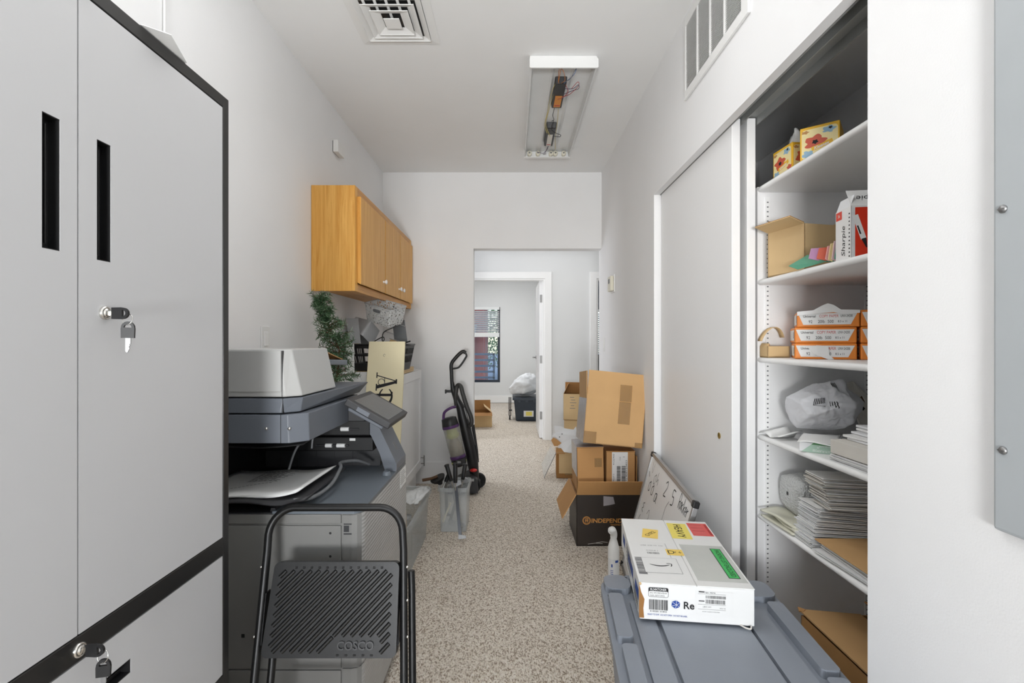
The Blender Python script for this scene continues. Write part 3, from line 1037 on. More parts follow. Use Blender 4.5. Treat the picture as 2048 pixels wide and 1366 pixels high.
def key_geo(F, fold):
    """Key: blade along -x from the bow; F x axis runs from blade to bow end, y across."""
    b = MB(F)
    out = [(0, -.0098), (.016, -.0102), (.0225, -.0085), (.027, -.0035), (.028, 0), (.027, .0035), (.0225, .0085), (.016, .0102), (0, .0098)]
    hole = [(.0195, -.0045), (.0235, -.002), (.0235, .002), (.0195, .0045), (.0205, 0)]
    # bow made as two strips around the slot
    for zz in (0,):
        n = len(out)
    bow = [(0, -.0098), (.016, -.0102), (.018, -.0098), (.018, .0098), (.016, .0102), (0, .0098)]
    b.prism([(p[0], p[1]) for p in bow], 'z', -.0022, .0022)
    arc_o = [(.018 + .0105 * math.cos(R(a)), .0098 * math.sin(R(a))) for a in range(-90, 91, 15)]
    arc_i = [(.018 + .0060 * math.cos(R(a)), .0058 * math.sin(R(a))) for a in range(-90, 91, 15)]
    for i in range(len(arc_o) - 1):
        b.prism([arc_o[i], arc_o[i + 1], arc_i[i + 1], arc_i[i]], 'z', -.0022, .0022)
    bl = MB(F)
    bl.prism([(.001, .0042), (-.010, .0042), (-.011, .0026), (-.013, .0036), (-.015, .0020), (-.018, .0032), (-.021, .0016), (-.0245, .0004), (-.0245, -.0022), (-.022, -.0032), (.001, -.0036)], 'z', -.0011, .0011)
    return b, bl


def keyset(y, z, lb):
    t = thing('key_set', lb, 'keys', (CX + .03, y, z))
    F = frame((CX + .0125, y, z), (1, 0, 0), (0, 0, 1))
    b, bl = key_geo(F, 0)
    k = b.build('key', BLK, t, bevel=.0012)
    n = MB(F); n.box(-.0125, .001, -.004, .004, -.0011, .0011); n.build('blade', CHROME, k)
    rc = Vector((CX + .0125 + .026, y, z - .0105))
    q = MB(); q.tube([rc + Vector((.0085 * math.cos(a), .002 * math.sin(a), .0095 * math.sin(a))) for a in [2 * math.pi * i / 28 for i in range(28)]], .0007, n=6, closed=True)
    q.build('ring', CHROME, t)
    F2 = frame((rc.x + .001, y, z - .0425), (.02, 0, 1), (1, .25, 0))
    b, bl = key_geo(F2, 0)
    k = b.build('key', BLK, t, bevel=.0012)
    bl.build('blade', STEEL, k)


lock(.8316, 1.299, d)
keyset(.8316, 1.2985, 'black headed keys hanging from the cabinet door lock')
lock(.7816, .7515, t)
keyset(.7816, .751, 'black headed keys hanging from the drawer lock in the dark rail')

q = MB(); q.slab([(-1.0, .86, 1.8478), (CX + .002, .915, 1.8485), (CX + .034, .945, 1.8490), (CX + .001, 1.040, 1.8490), (-.93, 1.09, 1.8478)], (0, 0, -1), .0012)
tag(q.build('paper_sheet', PAPER), 'white sheet of paper overhanging the tall cabinet top, its corner sticking out', 'paper')
q = MB(); q.slab([(-.98, .62, 1.848), (CX + .004, .66, 1.8485), (CX + .022, .80, 1.8495), (CX + .002, .845, 1.8495), (-.95, .84, 1.848)], (0, 0, -1), .0012)
tag(q.build('paper_sheet', PAPERC), 'white sheet lying flush near the front of the tall cabinet top', 'paper')

# ------------------------------------------------------------------ photocopier
CN, CF = 1.46, 2.075          # near and far sides
FX = -.455                    # front face
t = thing('photocopier', 'large grey office photocopier with tilted touch panel', 'copier', (-.79, 1.77, 0))
q = MB()
q.prism([(-1.12, CN + .004), (FX - .03, CN + .004), (FX - .010, CN + .008), (FX, CN + .028), (FX, CF), (-1.12, CF)], 'z', .04, .728)
q.build('body', [CP_SIDE], t)
q = MB()
fr = [(FX - .003, CN + .014), (FX + .001, CN + .030), (FX + .001, CF), (FX - .003, CF), (FX - .006, CN + .032), (FX - .012, CN + .02)]
fc = [(-.512, CN), (FX - .030, CN), (FX - .014, CN + .004), (FX - .003, CN + .014), (FX - .012, CN + .02), (FX - .02, CN + .01), (-.512, CN + .006)]
q.prism(fc, 'z', .268, .726); q.build('corner_cover', CP_SIDE, t); q = MB()
q.prism(fc, 'z', .05, .262); q.build('corner_cover', CP_SIDE, t); q = MB()
q.prism(fr, 'z', .268, .726)
q.build('front_cover', RIBBED, t)
q = MB(); q.prism(fr, 'z', .05, .262); q.build('paper_drawer', RIBBED, t)
q = MB(); q.box(-1.118, -.516, CN - .002, CN + .004, .262, .694); q.build('side_panel', CP_SIDE, t, bevel=.002)
q = MB(); q.box(-1.118, -.516, CN - .002, CN + .004, .700, .728); q.build('top_strip', CP_SIDE, t, bevel=.002)
q = MB(); q.box(-1.118, -.516, CN - .002, CN + .004, .05, .257); q.build('lower_panel', CP_SIDE, t, bevel=.002)
q = MB(); q.box(-1.10, -.48, CN + .02, CF - .02, 0, .04); q.build('plinth', CP_DARK, t)
q = MB()
for x, z in ((-.548, .672), (-.548, .602)):
    q = MB(frame((x, CN - .0021, z), (1, 0, 0), (0, 0, 1))); q.lathe([(.0038, 0), (.0030, .0002), (.001, .0003)], n=12)
    q.build('screw_hole', CP_BLACK, t)
B(-.816, -.806, CN - .0026, CN - .0018, .357, .368).build('screw_hole', CP_BLACK, t)
q = MB(); q.box(-.508, -.484, CN - .0008, CN, .667, .671); q.box(-.508, -.484, CN - .0008, CN, .697, .7005); q.box(-.508, -.492, CN - .0006, CN, .675, .694); q.build('latch_mark', CP_DARK, t)
# deck, output well, tray
q = MB(); q.prism([(-.725, CN), (FX - .022, CN), (FX - .004, CN + .018), (FX - .002, CN + .035), (FX - .002, CF), (-.725, CF)], 'z', .729, .737); q.build('deck', CP_DECK, t, bevel=.002)
q = MB(); q.box(-1.118, -.725, CN, CF, .729, .733); q.frustum((-.735, -.715, CN + .01, CF - .2), .733, (-.733, -.722, CN + .01, CF - .2), .744); q.build('output_well', CP_DARK, t)
def tray(u, v):
    x = -1.02 + .40 * u
    y = 1.44 + .36 * v
    z = .768 + (.028 * max(0, (u - .72) / .28) ** 2 - .014 * max(0, (u - .9) / .1)) - .006 * math.sin(u * 9)
    return (x, y, z)
q = MB(); q.grid(tray, 24, 8); q.build('output_tray', CP_DARK, t, solid=.006)
q = MB(); q.tube(catmull([(-.66, 1.46, .770), (-.62, 1.50, .766), (-.60, 1.60, .775), (-.61, 1.72, .800), (-.63, 1.78, .804), (-.60, 1.86, .792), (-.57, 1.93, .762)], 6), .006, n=8); q.build('tray_wire', GREYP, t)
q = MB(frame((-.483, 1.861, .737), (1, 0, 0), (0, 1, 0))); q.lathe([(.017, 0), (.0145, .010), (.013, .014), (.011, .0145), (.010, .011), (.001, .011)], n=20); q.build('button', CP_DECK, t)
# cavity: rear and far panels
q = MB(); q.box(-1.118, -1.02, CN, CF, .733, .945); q.build('rear_column', CP_BLACK, t)
q = MB(); q.box(-1.02, -.545, 2.0, CF, .733, .90)
for x in (-.96, -.885, -.81, -.735, -.66):
    q.box(x - .002, x + .002, 1.997, 2.0, .735, .885)
q.build('far_panel', CP_DARK, t)
q = MB(); q.box(-1.02, -.56, 1.90, 2.0, .880, .940); q.build('fuser_beam', CP_BLACK, t, bevel=.004)
q = MB(); q.box(-1.02, -.555, 1.93, 2.0, .812, .868); q.build('exit_beam', CP_BLACK, t, bevel=.004)
for x0, x1, z, y in ((-.742, -.716, .836, 1.925), (-.697, -.664, .836, 1.925), (-.672, -.640, .906, 1.90)):
    q = MB(); q.tube([(x0, y, z), (x1, y, z)], .0085, n=14); q.build('roller', TRIMW, t)
q = MB(); q.tube([(-.78, 1.925, .836), (-.65, 1.925, .836)], .0035); q.build('roller_shaft', CP_DARK, t)
q = MB(); q.tube([(-.72, 1.90, .906), (-.60, 1.90, .906)], .0035); q.build('roller_shaft', CP_DARK, t)
q = MB(); q.box(-.648, -.625, 1.9285, 1.93, .854, .864); q.build('warning_label', PAPER, t)
q = MB()
def flap(u, v):
    return (-.95 + .30 * u - .02 * v, 1.50 + .33 * v, .938 - .010 * math.sin(u * math.pi) - .006 * (1 - v))
q.grid(flap, 14, 4); q.build('exit_guide', CP_BLACK, t, solid=.004)
q = MB(); q.tube(catmull([(-.72, 1.75, .925), (-.745, 1.74, .905), (-.775, 1.73, .86), (-.785, 1.70, .80)], 8), .004, n=8); q.build('cable', GREYP, t)
q = MB(); q.tube(catmull([(-.705, 1.72, .925), (-.71, 1.72, .895), (-.712, 1.72, .87)], 4), .0035, n=8); q.build('cable', GREYP, t)


def chamfered(xf, ch, z0, z1, mt, name, y1, grow=0.0, xc=None):
    """Slab of the upper unit: straight side, bevelled near-front corner, straight front."""
    b = MB()
    a = [(-1.12, CN), (xf - ch, CN), (xf, CN + ch * .9), (xf, y1), (-1.12, y1)]
    c = [(-1.12, CN), (xf - ch + grow, CN), (xf + grow, CN + ch * .9), (xf + grow, y1), (-1.12, y1)]
    vs = [(p[0], p[1], z0) for p in a] + [(p[0], p[1], z1) for p in c]
    n = 5
    b.add(vs, [(0, 4, 3, 2, 1), (5, 6, 7, 8, 9)] + [(i, (i + 1) % n, n + (i + 1) % n, n + i) for i in range(n)])
    return b.build(name, mt, t, bevel=.003)


sc = chamfered(-.628, .045, .942, 1.029, CP_BLUE, 'scanner', 1.86, -.004)
for x in (-.741, -.672):
    q = MB(); q.ball((x, CN - .001, .987), .0052, 12); q.build('screw', CHROME, sc)
q = MB(); q.box(-.699, -.6975, CN - .0008, CN + .01, .942, 1.029); q.build('seam', CP_BLACK, sc)
q = MB(); q.box(-1.118, -.66, 1.86, CF - .01, .945, 1.025); q.build('scanner_rear', CP_BLUE, t)
q = MB(); q.box(-.64, -.555, 1.885, 2.03, .955, 1.006); q.prism([(-.64, .945), (-.57, .945), (-.545, .975), (-.56, 1.005), (-.64, 1.005)], 'y', 1.86, 1.885)
q.build('panel_bracket', CP_DARK, t, bevel=.003)
for p_ in ((-.585, 1.858, .985), (-.575, 1.858, .968), (-.565, 1.899, .957)):
    q = MB(); q.ball(p_, .0045, 10); q.build('bracket_screw', CHROME, t)
b = MB()
lidb = [(-1.12, CN), (-.70, CN), (-.655, CN + .04), (-.650, 2.06), (-1.12, 2.06)]
lidt = [(-1.12, CN), (-.690, CN), (-.648, CN + .04), (-.612, 2.06), (-1.12, 2.06)]
b.add([(p[0], p[1], 1.033) for p in lidb] + [(p[0], p[1], 1.078) for p in lidt], [(0, 4, 3, 2, 1), (5, 6, 7, 8, 9)] + [(i, (i + 1) % 5, 5 + (i + 1) % 5, 5 + i) for i in range(5)])
b.build('scanner_lid', CP_BLUE, t, bevel=.003)
q = MB(); q.box(-.693, -.6915, CN - .0008, CN + .01, 1.033, 1.078); q.build('lid_seam', CP_BLACK, t)
# document feeder
b = MB()
fa = [(-1.12, CN), (-.686, CN), (-.648, CN + .035), (-.645, 1.772), (-1.12, 1.772)]
fb = [(-1.12, CN + .004), (-.700, CN + .004), (-.678, CN + .030), (-.676, 1.768), (-1.12, 1.768)]
b.add([(p[0], p[1], 1.082) for p in fa] + [(p[0], p[1], 1.226) for p in fb], [(0, 4, 3, 2, 1), (5, 6, 7, 8, 9)] + [(i, (i + 1) % 5, 5 + (i + 1) % 5, 5 + i) for i in range(5)])
af = b.build('document_feeder', CP_LIGHT, t, bevel=.004, segs=3)
q = MB(); q.box(-1.115, -.697, CN - .003, CN, 1.098, 1.222); q.build('feeder_side_cover', CP_LIGHT, af, bevel=.002)
q = MB(); q.box(-.695, -.6935, CN - .001, CN + .01, 1.083, 1.222); q.build('feeder_seam', CP_DARK, af)
F = frame((-.6815, 1.735, 1.212), (0, 1, 0), (0, 0, 1))
q = MB(); q.box(-.686, -.6805, 1.70, 1.762, 1.2105, 1.2125); q.build('status_light', CP_DARK, af)
q = MB(); q.add([(-1.08, 1.768, 1.165), (-.700, 1.768, 1.165), (-.695, 2.045, 1.150), (-1.08, 2.045, 1.150), (-1.08, 1.768, 1.186), (-.700, 1.768, 1.186), (-.695, 2.045, 1.172), (-1.08, 2.045, 1.172)],
                [(0, 3, 2, 1), (4, 5, 6, 7), (0, 1, 5, 4), (1, 2, 6, 5), (2, 3, 7, 6), (3, 0, 4, 7)])
q.build('feeder_tray', CP_DECK, t, bevel=.004)
# control panel
P = [Vector((-.602, 1.763, 1.042)), Vector((-.441, 1.763, .951)), Vector((-.441, 2.05, .951)), Vector((-.602, 2.05, 1.042))]
F = frame(P[0], P[1] - P[0], Vector((0, 1, 0)))
L = (P[1] - P[0]).length
q = MB(F); q.box(0, L, 0, .287, -.026, 0); cp = q.build('control_panel', CP_DARK, t, bevel=.004, segs=3)
q = MB(F); q.box(.022, L - .018, .022, .262, .0001, .0012); q.build('screen', SCREEN, cp)
q = MB(F); q.box(.02, L - .02, .01, .277, -.040, -.0262); q.build('panel_underside', CP_BLUE, cp, bevel=.004)
q = MB(F); q.box(.05, .10, -.0008, 0, -.022, -.006); q.build('port_cover', CP_BLUE, cp)
# far pillar carrying the panel
q = MB(); q.prism([(-.455, .738), (-.455, .768), (-.530, .925), (-.548, .955), (-.60, .972), (-.63, .972), (-.63, .905), (-.575, .895), (-.556, .880), (-.522, .81), (-.500, .738)], 'y', 1.905, 2.066)
pl = q.build('pillar', CP_BLUE, t, bevel=.004)
F = frame((-.4925, 1.985, .8465), (0, 1, 0), (-.075, 0, .157))
q = MB(F); q.box(-.012, .018, -.045, -.010, -.001, .0012); q.build('sensor_window', GREYP, pl)
q = MB(); q.box(FX + .001, FX + .0016, 1.962, 2.066, .652, .722, 0)
F = frame((FX + .0017, 2.014, .687), (0, 1, 0), (0, 0, 1))
for i in range(7):
    q.rect(F, -.045, .02 + .02 * ((i * 7) % 3) / 2, .026 - i * .008, .0285 - i * .008, 1)
q.build('label_sticker', [PAPER, INKG], t)

# printed sheets lying in the output tray
t = thing('printed_page_stack', 'printed white pages lying in the copier output tray', 'paper', (-.80, 1.6, .776))
def pg(u, v, dz=0):
    x = -1.0 + .345 * u + .012 * v
    y = 1.465 + .285 * v
    return (x, y, .7775 + dz + .020 * max(0, (u - .62) / .38) ** 1.6 - .003 * math.sin(u * 9) - .004 * (1 - v) * u)
for i, dx in enumerate((0, .004, -.003, .006)):
    q = MB(Matrix.Translation((dx, dx * .7, i * .0016))); q.grid(pg, 20, 6)
    o = q.build('page', PAPER, t, solid=.001)
q = MB(Matrix.Translation((.006, .004, .0054)))
rn = random.Random(5)
for r_ in range(16):
    v = .50 + r_ * .028
    u0, u1 = .30, .52 + rn.random() * .16
    for k in range(6):
        a = u0 + (u1 - u0) * k / 6; bb = u0 + (u1 - u0) * (k + rn.uniform(.5, .95)) / 6
        q.add([pg(a, v), pg(bb, v), pg(bb, v + .012), pg(a, v + .012)], [(0, 1, 2, 3)])
for k in range(14):
    a = .18 + k * .028
    q.add([pg(a, .20 + k * .018), pg(a + .02, .21 + k * .018), pg(a + .02, .225 + k * .018), pg(a, .215 + k * .018)], [(0, 1, 2, 3)])
q.build('printed_text', INKG, t)

# brown folder left in the feeder tray
q = MB(); q.slab([(-.98, 1.775, 1.214), (-.690, 1.775, 1.217), (-.701, 2.0, 1.178), (-.98, 2.0, 1.178)], (0, 0, 1), .003)
q.slab([(-.98, 1.80, 1.191), (-.72, 1.80, 1.191), (-.72, 2.0, 1.180), (-.98, 2.0, 1.180)], (0, 0, 1), .002)
q.prism([(-.98, 1.180), (-.701, 1.180), (-.701, 1.177), (-.98, 1.177)], 'y', 1.99, 2.0)
tag(q.build('folder', KRAFTD), 'brown card folder left in the copier feeder tray', 'folder')

# ------------------------------------------------------------------ folding step stool
def sy(z, dy=0):
    return 1.17 + .2968 * z + dy
def scx(z):
    return -.482 - .054 * (z - .35)
def shw(z):
    return .1977 - .017 * (z - .35)
t = thing('step_stool', 'folded black metal step stool leaning against the copier', 'step stool', (-.47, 1.2, 0))
pts = []
zt = .770
for z in (.012, .2, .4, .55, .66):
    pts.append((scx(z) - shw(z), sy(z), z))
cl = Vector((scx(.70) - shw(.70), 0, .70)); rc = .070
for a in range(0, 91, 12):
    z = zt - rc + rc * math.sin(R(a)); pts.append((scx(.735) - shw(.735) + rc - rc * math.cos(R(a)), sy(z), z))
for a in range(90, -1, -12):
    z = zt - rc + rc * math.sin(R(a)); pts.append((scx(.735) + shw(.735) - rc + rc * math.cos(R(a)), sy(z), z))
for z in (.66, .55, .4, .2, .012):
    pts.append((scx(z) + shw(z), sy(z), z))
q = MB(); q.tube(pts, .0106, n=14); q.build('frame', BLKM, t)
for sgn, nm in ((-1, 'rear_leg'), (1, 'rear_leg')):
    off = .016 if sgn > 0 else -.030
    p = [(scx(z) + sgn * (shw(z)) + off * sgn if sgn > 0 else scx(z) - shw(z) + .030, sy(z, .030 - .006 * (z > .58)), z) for z in (.010, .2, .4, .56, .60)]
    q = MB(); q.tube(p, .0100, n=12); q.build('rear_leg', BLKM, t)
for x, dy in ((scx(0) - shw(0), 0), (scx(0) + shw(0), 0), (scx(0) - shw(0) + .03, .03), (scx(0) + shw(0) + .017, .03)):
    q = MB(); q.tube([(x, sy(0, dy), 0), (x, sy(.035, dy), .035)], .0128, n=12); q.build('foot_cap', BLKR, t)
for z in (.13, .30):
    q = MB(); q.tube([(scx(z) - shw(z) + .03, sy(z, .030), z), (scx(z) + shw(z) + .017, sy(z, .030), z)], .008, n=10); q.build('cross_bar', BLKM, t)
# tread, folded upright in the plane of the frame
TO = Vector((-.482, sy(.42, -.028), .420))
TU = Vector((1, 0, 0)); TV = Vector((0, .2968, 1)).normalized()
F = frame(TO, TU, TV)
TWb, TWt, TH = .178, .171, .232
def tsh(x, y):
    k = (TWb + (TWt - TWb) * y / TH) / TWb
    return (x * k + .002 * y, y)
out = [tsh(*p) for p in rrect(-TWb, TWb, 0, TH, .016, 5)]
q = MB(F); q.prism(out, 'z', -.030, 0); q.build('tread', BLKM, t, bevel=.005, segs=3)
q = MB(F)
# diagonal anti-slip ridges clipped to the tread, leaving a gap for the lettering
inx, iny0, iny1 = .158, .014, TH - .022
step = .0238
c = -.40
while c < .40:
    segs = []
    a = max(-inx, iny0 + 0 - c - .0); 
    # points on y = x - c ... 45 degree line
    x0 = max(-inx, iny0 + c); x1 = min(inx, iny1 + c)
    if x1 - x0 > .012:
        segs.append((x0, x1))
    for (a, b_) in segs:
        parts = []
        # keep clear of the lettering box
        lx0, lx1, ly0, ly1 = .006, .136, .002, .052
        ea, eb = max(lx0, ly0 + c), min(lx1, ly1 + c)
        if eb > ea:
            if ea - a > .012: parts.append((a, ea))
            if b_ - eb > .012: parts.append((eb, b_))
        else:
            parts.append((a, b_))
        for p0, p1 in parts:
            A = tsh(p0, p0 - c); Bp = tsh(p1, p1 - c)
            q.tube([(A[0], A[1], -.0012), (Bp[0], Bp[1], -.0012)], .0058, n=10)
    c += step
for i in range(12):
    p = tsh(-.118 + i * .0222, TH - .014); q.tube([(p[0], p[1], 0), (p[0] + .006, p[1], 0)], .0028, n=6)
for i in range(5):
    p = tsh(.020 + i * .0225, .007); q.tube([(p[0], p[1], 0), (p[0] + .007, p[1], 0)], .0022, n=6)
q.build('grip_ridge', BLKM, t, kind='stuff')
vs_, fs_, tw_, th_ = text_geo('COSCO', 0, .012)
q = MB(F)
kx, ky = .096 / tw_, .021 / th_
TX, TY = .070, .030
n = len(vs_)
q.add([(TX + v.x * kx, TY + v.y * ky, .0004) for v in vs_] + [(TX + v.x * kx, TY + v.y * ky, .0052) for v in vs_], [tuple(n + i for i in f) for f in fs_])
ed = {}
for f in fs_:
    for i in range(len(f)):
        e = (f[i], f[(i + 1) % len(f)]); ed[e] = 1
sides = [(a, b_, n + b_, n + a) for (a, b_) in ed if (b_, a) not in ed]
q.add([(TX + v.x * kx, TY + v.y * ky, .0004) for v in vs_] + [(TX + v.x * kx, TY + v.y * ky, .0052) for v in vs_], sides)
q.build('embossed_lettering', mk('dark grey lettering', (62, 62, 63), rough=.35), t)  # letters set in a lighter grey than the black tread
q = MB()
for z, s in ((.62, -1), (.62, 1), (.455, 1), (.455, -1), (.54, 1)):
    q.ball((scx(z) + s * (shw(z) + .0105), sy(z, -.004), z), .0042, 10)
q.build('rivet', CHROME, t)
for s in (-1, 1):
    q = MB(); z0, z1 = .44, .56
    q.slab([(scx(z0) + s * (shw(z0) - .012), sy(z0, -.012), z0), (scx(z1) + s * (shw(z1) - .012), sy(z1, -.012), z1), (scx(z1) + s * (shw(z1) - .012), sy(z1, .012), z1), (scx(z0) + s * (shw(z0) - .012), sy(z0, .012), z0)], (s, 0, 0), .003)
    q.build('hinge_bracket', BLKM, t)

# ------------------------------------------------------------------ oak wall cabinet
t = thing('wall_cabinet', 'golden oak wall cabinet with three doors and white knobs', 'cabinet', (-1.0, 3.5, 1.536))
y0, y1, z0, z1 = 2.735, 4.255, 1.536, 2.135
q = MB()
q.box(XL + .001, -.906, y0, y0 + .012, z0, z1); q.box(XL + .001, -.906, y1 - .012, y1, z0, z1)
q.box(XL + .001, -.906, y0 + .012, y1 - .012, z1 - .016, z1)
q.box(XL + .001, XL + .006, y0 + .012, y1 - .012, z0 + .02, z1 - .016)
q.build('carcass', OAK, t, bevel=.0015)
q = MB(); q.box(XL + .006, -.906, y0 + .012, y1 - .012, z0 + .018, z0 + .030); q.build('bottom_panel', OAKH, t)
q = MB()
q.box(-.906, -.888, y0, y0 + .045, z0, z1); q.box(-.906, -.888, y1 - .06, y1, z0, z1)
q.build('stile', OAK, t, bevel=.0015)
q = MB(); q.box(-.906, -.888, y0 + .045, y1 - .06, z0, z0 + .045); q.box(-.906, -.888, y0 + .045, y1 - .06, z1 - .05, z1)
q.build('rail', OAKH, t, bevel=.001)
for ya, yb, ky in ((2.775, 3.300, 3.255), (3.318, 3.742, 3.700), (3.758, 4.205, 3.800)):
    za, zb = 1.578, 2.082
    q = MB()
    q.prism([(-.8875, za + .010), (-.876, za + .004), (-.868, za), (-.866, za + .008), (-.866, zb - .004), (-.870, zb), (-.8875, zb)], 'y', ya, yb)
    o = q.build('door', OAK, t, bevel=.002)
    k = MB(frame((-.866, ky, 1.650), (0, 1, 0), (0, 0, 1))); k.lathe([(.008, 0), (.006, .004), (.0055, .010), (.012, .014), (.0155, .019), (.0150, .023), (.009, .0265), (.001, .027)], n=20)
    k.build('knob', TRIMW, o, label='white round knob')

# ------------------------------------------------------------------ white base cabinet with pine top, things on it
t = thing('base_cabinet', 'white base cabinet with a recessed panel door under the oak wall cabinet', 'cabinet', (-.95, 3.7, 0))
q = MB(); q.box(XL + .001, -.805, 3.20, 4.20, .16, 1.013); q.box(XL + .001, -.83, 3.22, 4.18, .0, .16)
q.box(XL + .001, -.785, 3.18, 3.20, .0, 1.05)
q.build('carcass', TRIMW, t, bevel=.002)
xa, xb = -.804, -.784
q = MB()
q.box(xa, xb, 3.21, 3.275, .165, 1.010); q.box(xa, xb, 4.125, 4.195, .165, 1.010)
q.box(xa, xb, 3.275, 4.125, .165, .235); q.box(xa, xb, 3.275, 4.125, .940, 1.010)
q.box(xa, xb - .010, 3.275, 4.125, .235, .940)
o = q.build('door', TRIMW, t, bevel=.0015)
q = MB(); q.tube([(xb, 4.16, .20), (xb + .028, 4.16, .20)], .004); q.tube([(xb, 4.16, .25), (xb + .028, 4.16, .25)], .004); q.tube([(xb + .028, 4.16, .18), (xb + .028, 4.16, .27)], .005); q.build('bar_handle', STEEL, o)
q = MB(); q.box(XL + .002, -.788, 3.205, 3.88, 1.0135, 1.050); o = q.build('wooden_plank', PINE, bevel=.003)
tag(o, 'pale pine plank lying on the white base cabinet beneath the black crate', 'plank')

# black slatted crate
t = thing('crate', 'black plastic crate crammed with odds and ends on the pine plank', 'crate', (-.905, 3.38, 1.052))
cb, ct, cz0, cz1 = (-1.065, -.745, 3.245, 3.52), (-1.095, -.712, 3.225, 3.54), 1.052, 1.228
def side(mb, k):
    """Side k of the crate as bars with openings."""
    def P(u, v):
        b = ((cb[0], cb[2]), (cb[1], cb[2]), (cb[1], cb[3]), (cb[0], cb[3])); tt = ((ct[0], ct[2]), (ct[1], ct[2]), (ct[1], ct[3]), (ct[0], ct[3]))
        a0, a1, b0, b1 = b[k], b[(k + 1) % 4], tt[k], tt[(k + 1) % 4]
        lo = Vector(a0).lerp(Vector(a1), u); hi = Vector(b0).lerp(Vector(b1), u)
        p = lo.lerp(hi, v); return Vector((p.x, p.y, cz0 + (cz1 - cz0) * v))
    nr = (P(1, 0) - P(0, 0)).cross(P(0, 1) - P(0, 0))
    def bar(u0, u1, v0, v1):
        mb.slab([P(u0, v0), P(u1, v0), P(u1, v1), P(u0, v1)], nr, .006)
    bar(0, 1, 0, .30); bar(0, 1, .86, 1)
    bar(0, 1, .56, .64)
    for i in range(9):
        u = i / 8; bar(max(0, u - .012), min(1, u + .012), .30, .86)
q = MB()
for k in range(4):
    side(q, k)
q.box(cb[0], cb[1], cb[2], cb[3], cz0, cz0 + .005)
q.build('slatted_body', BLK, t)
q = MB(); q.tube([(ct[0], ct[2], cz1), (ct[1], ct[2], cz1), (ct[1], ct[3], cz1), (ct[0], ct[3], cz1)], .006, n=8, closed=True); q.build('rim', BLK, t)

# contents stacked in and on the crate
def bin_(name, M, w, d, h, mats, taper=.85, th=.004, rim=.008, solid=.003):
    b = MB(M)
    r = min(w, d) * .12
    lo = [(x * taper, y * taper) for x, y in rrect(-w / 2, w / 2, -d / 2, d / 2, r, 3)]
    hi = rrect(-w / 2, w / 2, -d / 2, d / 2, r, 3)
    n = len(lo)
    vs = [(p[0], p[1], 0) for p in lo] + [(p[0], p[1], h) for p in hi]
    b.add(vs, [(i, (i + 1) % n, n + (i + 1) % n, n + i) for i in range(n)] + [tuple(range(n))[::-1]], 0, False)
    return b
M = place(-1.012, 3.392, 1.372, rz=-28, rx=180 - 35, ry=12)
q = bin_('plastic_bin', M, .185, .15, .125, GREYBIN); o = q.build('plastic_bin', GREYBIN, solid=.003)
tag(o, 'upturned translucent grey plastic bin jammed in the black crate under the lace basket', 'bin')
t = thing('lace_basket', 'grey lace patterned plastic basket tilted on top of the pile', 'basket', (-.885, 3.33, 1.40))
M = place(-.880, 3.345, 1.385, rz=-24, rx=14, ry=15)
q = bin_('lace_basket', M, .235, .175, .125, LACE, taper=.86)
q.build('perforated_wall', LACE, t, solid=.002)
q = MB(M)
for z in (.125, .1):
    pts = [(x * (1 if z > .12 else .975), y * (1 if z > .12 else .975), z) for x, y in rrect(-.1175, .1175, -.0875, .0875, .02, 4)]
    if z > .12:
        q.tube(pts, .0035, n=8, closed=True)
q.build('rim', GREYBIN, t)
for yy in (-.0875, .0875):
    q = MB(M @ frame((0, yy * .98 + (-.002 if yy < 0 else .002), .095), (1, 0, 0), (0, .11 * (1 if yy > 0 else -1), 1))); q.prism(rrect(-.030, .030, -.011, .011, .010, 4), 'z', -.002, .002); q.build('handle_slot', GREYP, t)
q = MB(); q.slab([(-1.090, 3.245, 1.236), (-1.012, 3.235, 1.236), (-1.030, 3.235, 1.405), (-1.115, 3.245, 1.405)], (0, -1, 0), .004)
tag(q.build('acrylic_board', GREYBIN), 'clear grey acrylic board standing at the wall side of the black crate', 'board')
q = MB(); q.slab([(-.83, 3.42, 1.24), (-.735, 3.40, 1.24), (-.765, 3.44, 1.405), (-.855, 3.46, 1.375)], (0, -1, 0), .006)
tag(q.build('grey_board', GREYP), 'mid grey board leaning behind the lace basket', 'board')
t = thing('wire_rack', 'black wire rack poking out of the crate beneath the lace basket', 'rack', (-.86, 3.28, 1.23))
q = MB(); q.tube(catmull([(-.935, 3.262, 1.246), (-.90, 3.265, 1.268), (-.868, 3.26, 1.280), (-.862, 3.26, 1.262), (-.872, 3.26, 1.25), (-.875, 3.26, 1.275), (-.862, 3.26, 1.315), (-.80, 3.26, 1.345), (-.785, 3.27, 1.36)], 6), .0036, n=8); q.build('loop', BLK, t)
q = MB(); q.tube([(-.86, 3.275, 1.32), (-.80, 3.275, 1.30)], .003); q.tube([(-.83, 3.275, 1.27), (-.765, 3.275, 1.252)], .003); q.tube([(-.785, 3.35, 1.37), (-.735, 3.35, 1.352)], .003); q.build('prong', STEEL, t)
q = MB(); q.tube([(-.730, 3.30, 1.20), (-.722, 3.29, 1.243), (-.690, 3.28, 1.252)], .005); q.build('hook', BLK, t)
q = MB(); q.box(-1.075, -1.035, 3.26, 3.285, 1.232, 1.262); tag(q.build('wooden_block', PINE, bevel=.003), 'small pine block on the crate rim beside the artificial tree', 'block')
q = MB(); q.prism([(-.845, 1.232), (-.785, 1.232), (-.80, 1.262), (-.825, 1.268)], 'y', 3.29, 3.33); tag(q.build('wooden_figure', KRAFTL, bevel=.004), 'little pale wooden ornament above the lettered board', 'ornament')
q = MB(); q.slab([(-.98, 3.255, 1.20), (-.93, 3.255, 1.195), (-.94, 3.255, 1.225), (-.985, 3.255, 1.225)], (0, -1, 0), .003)
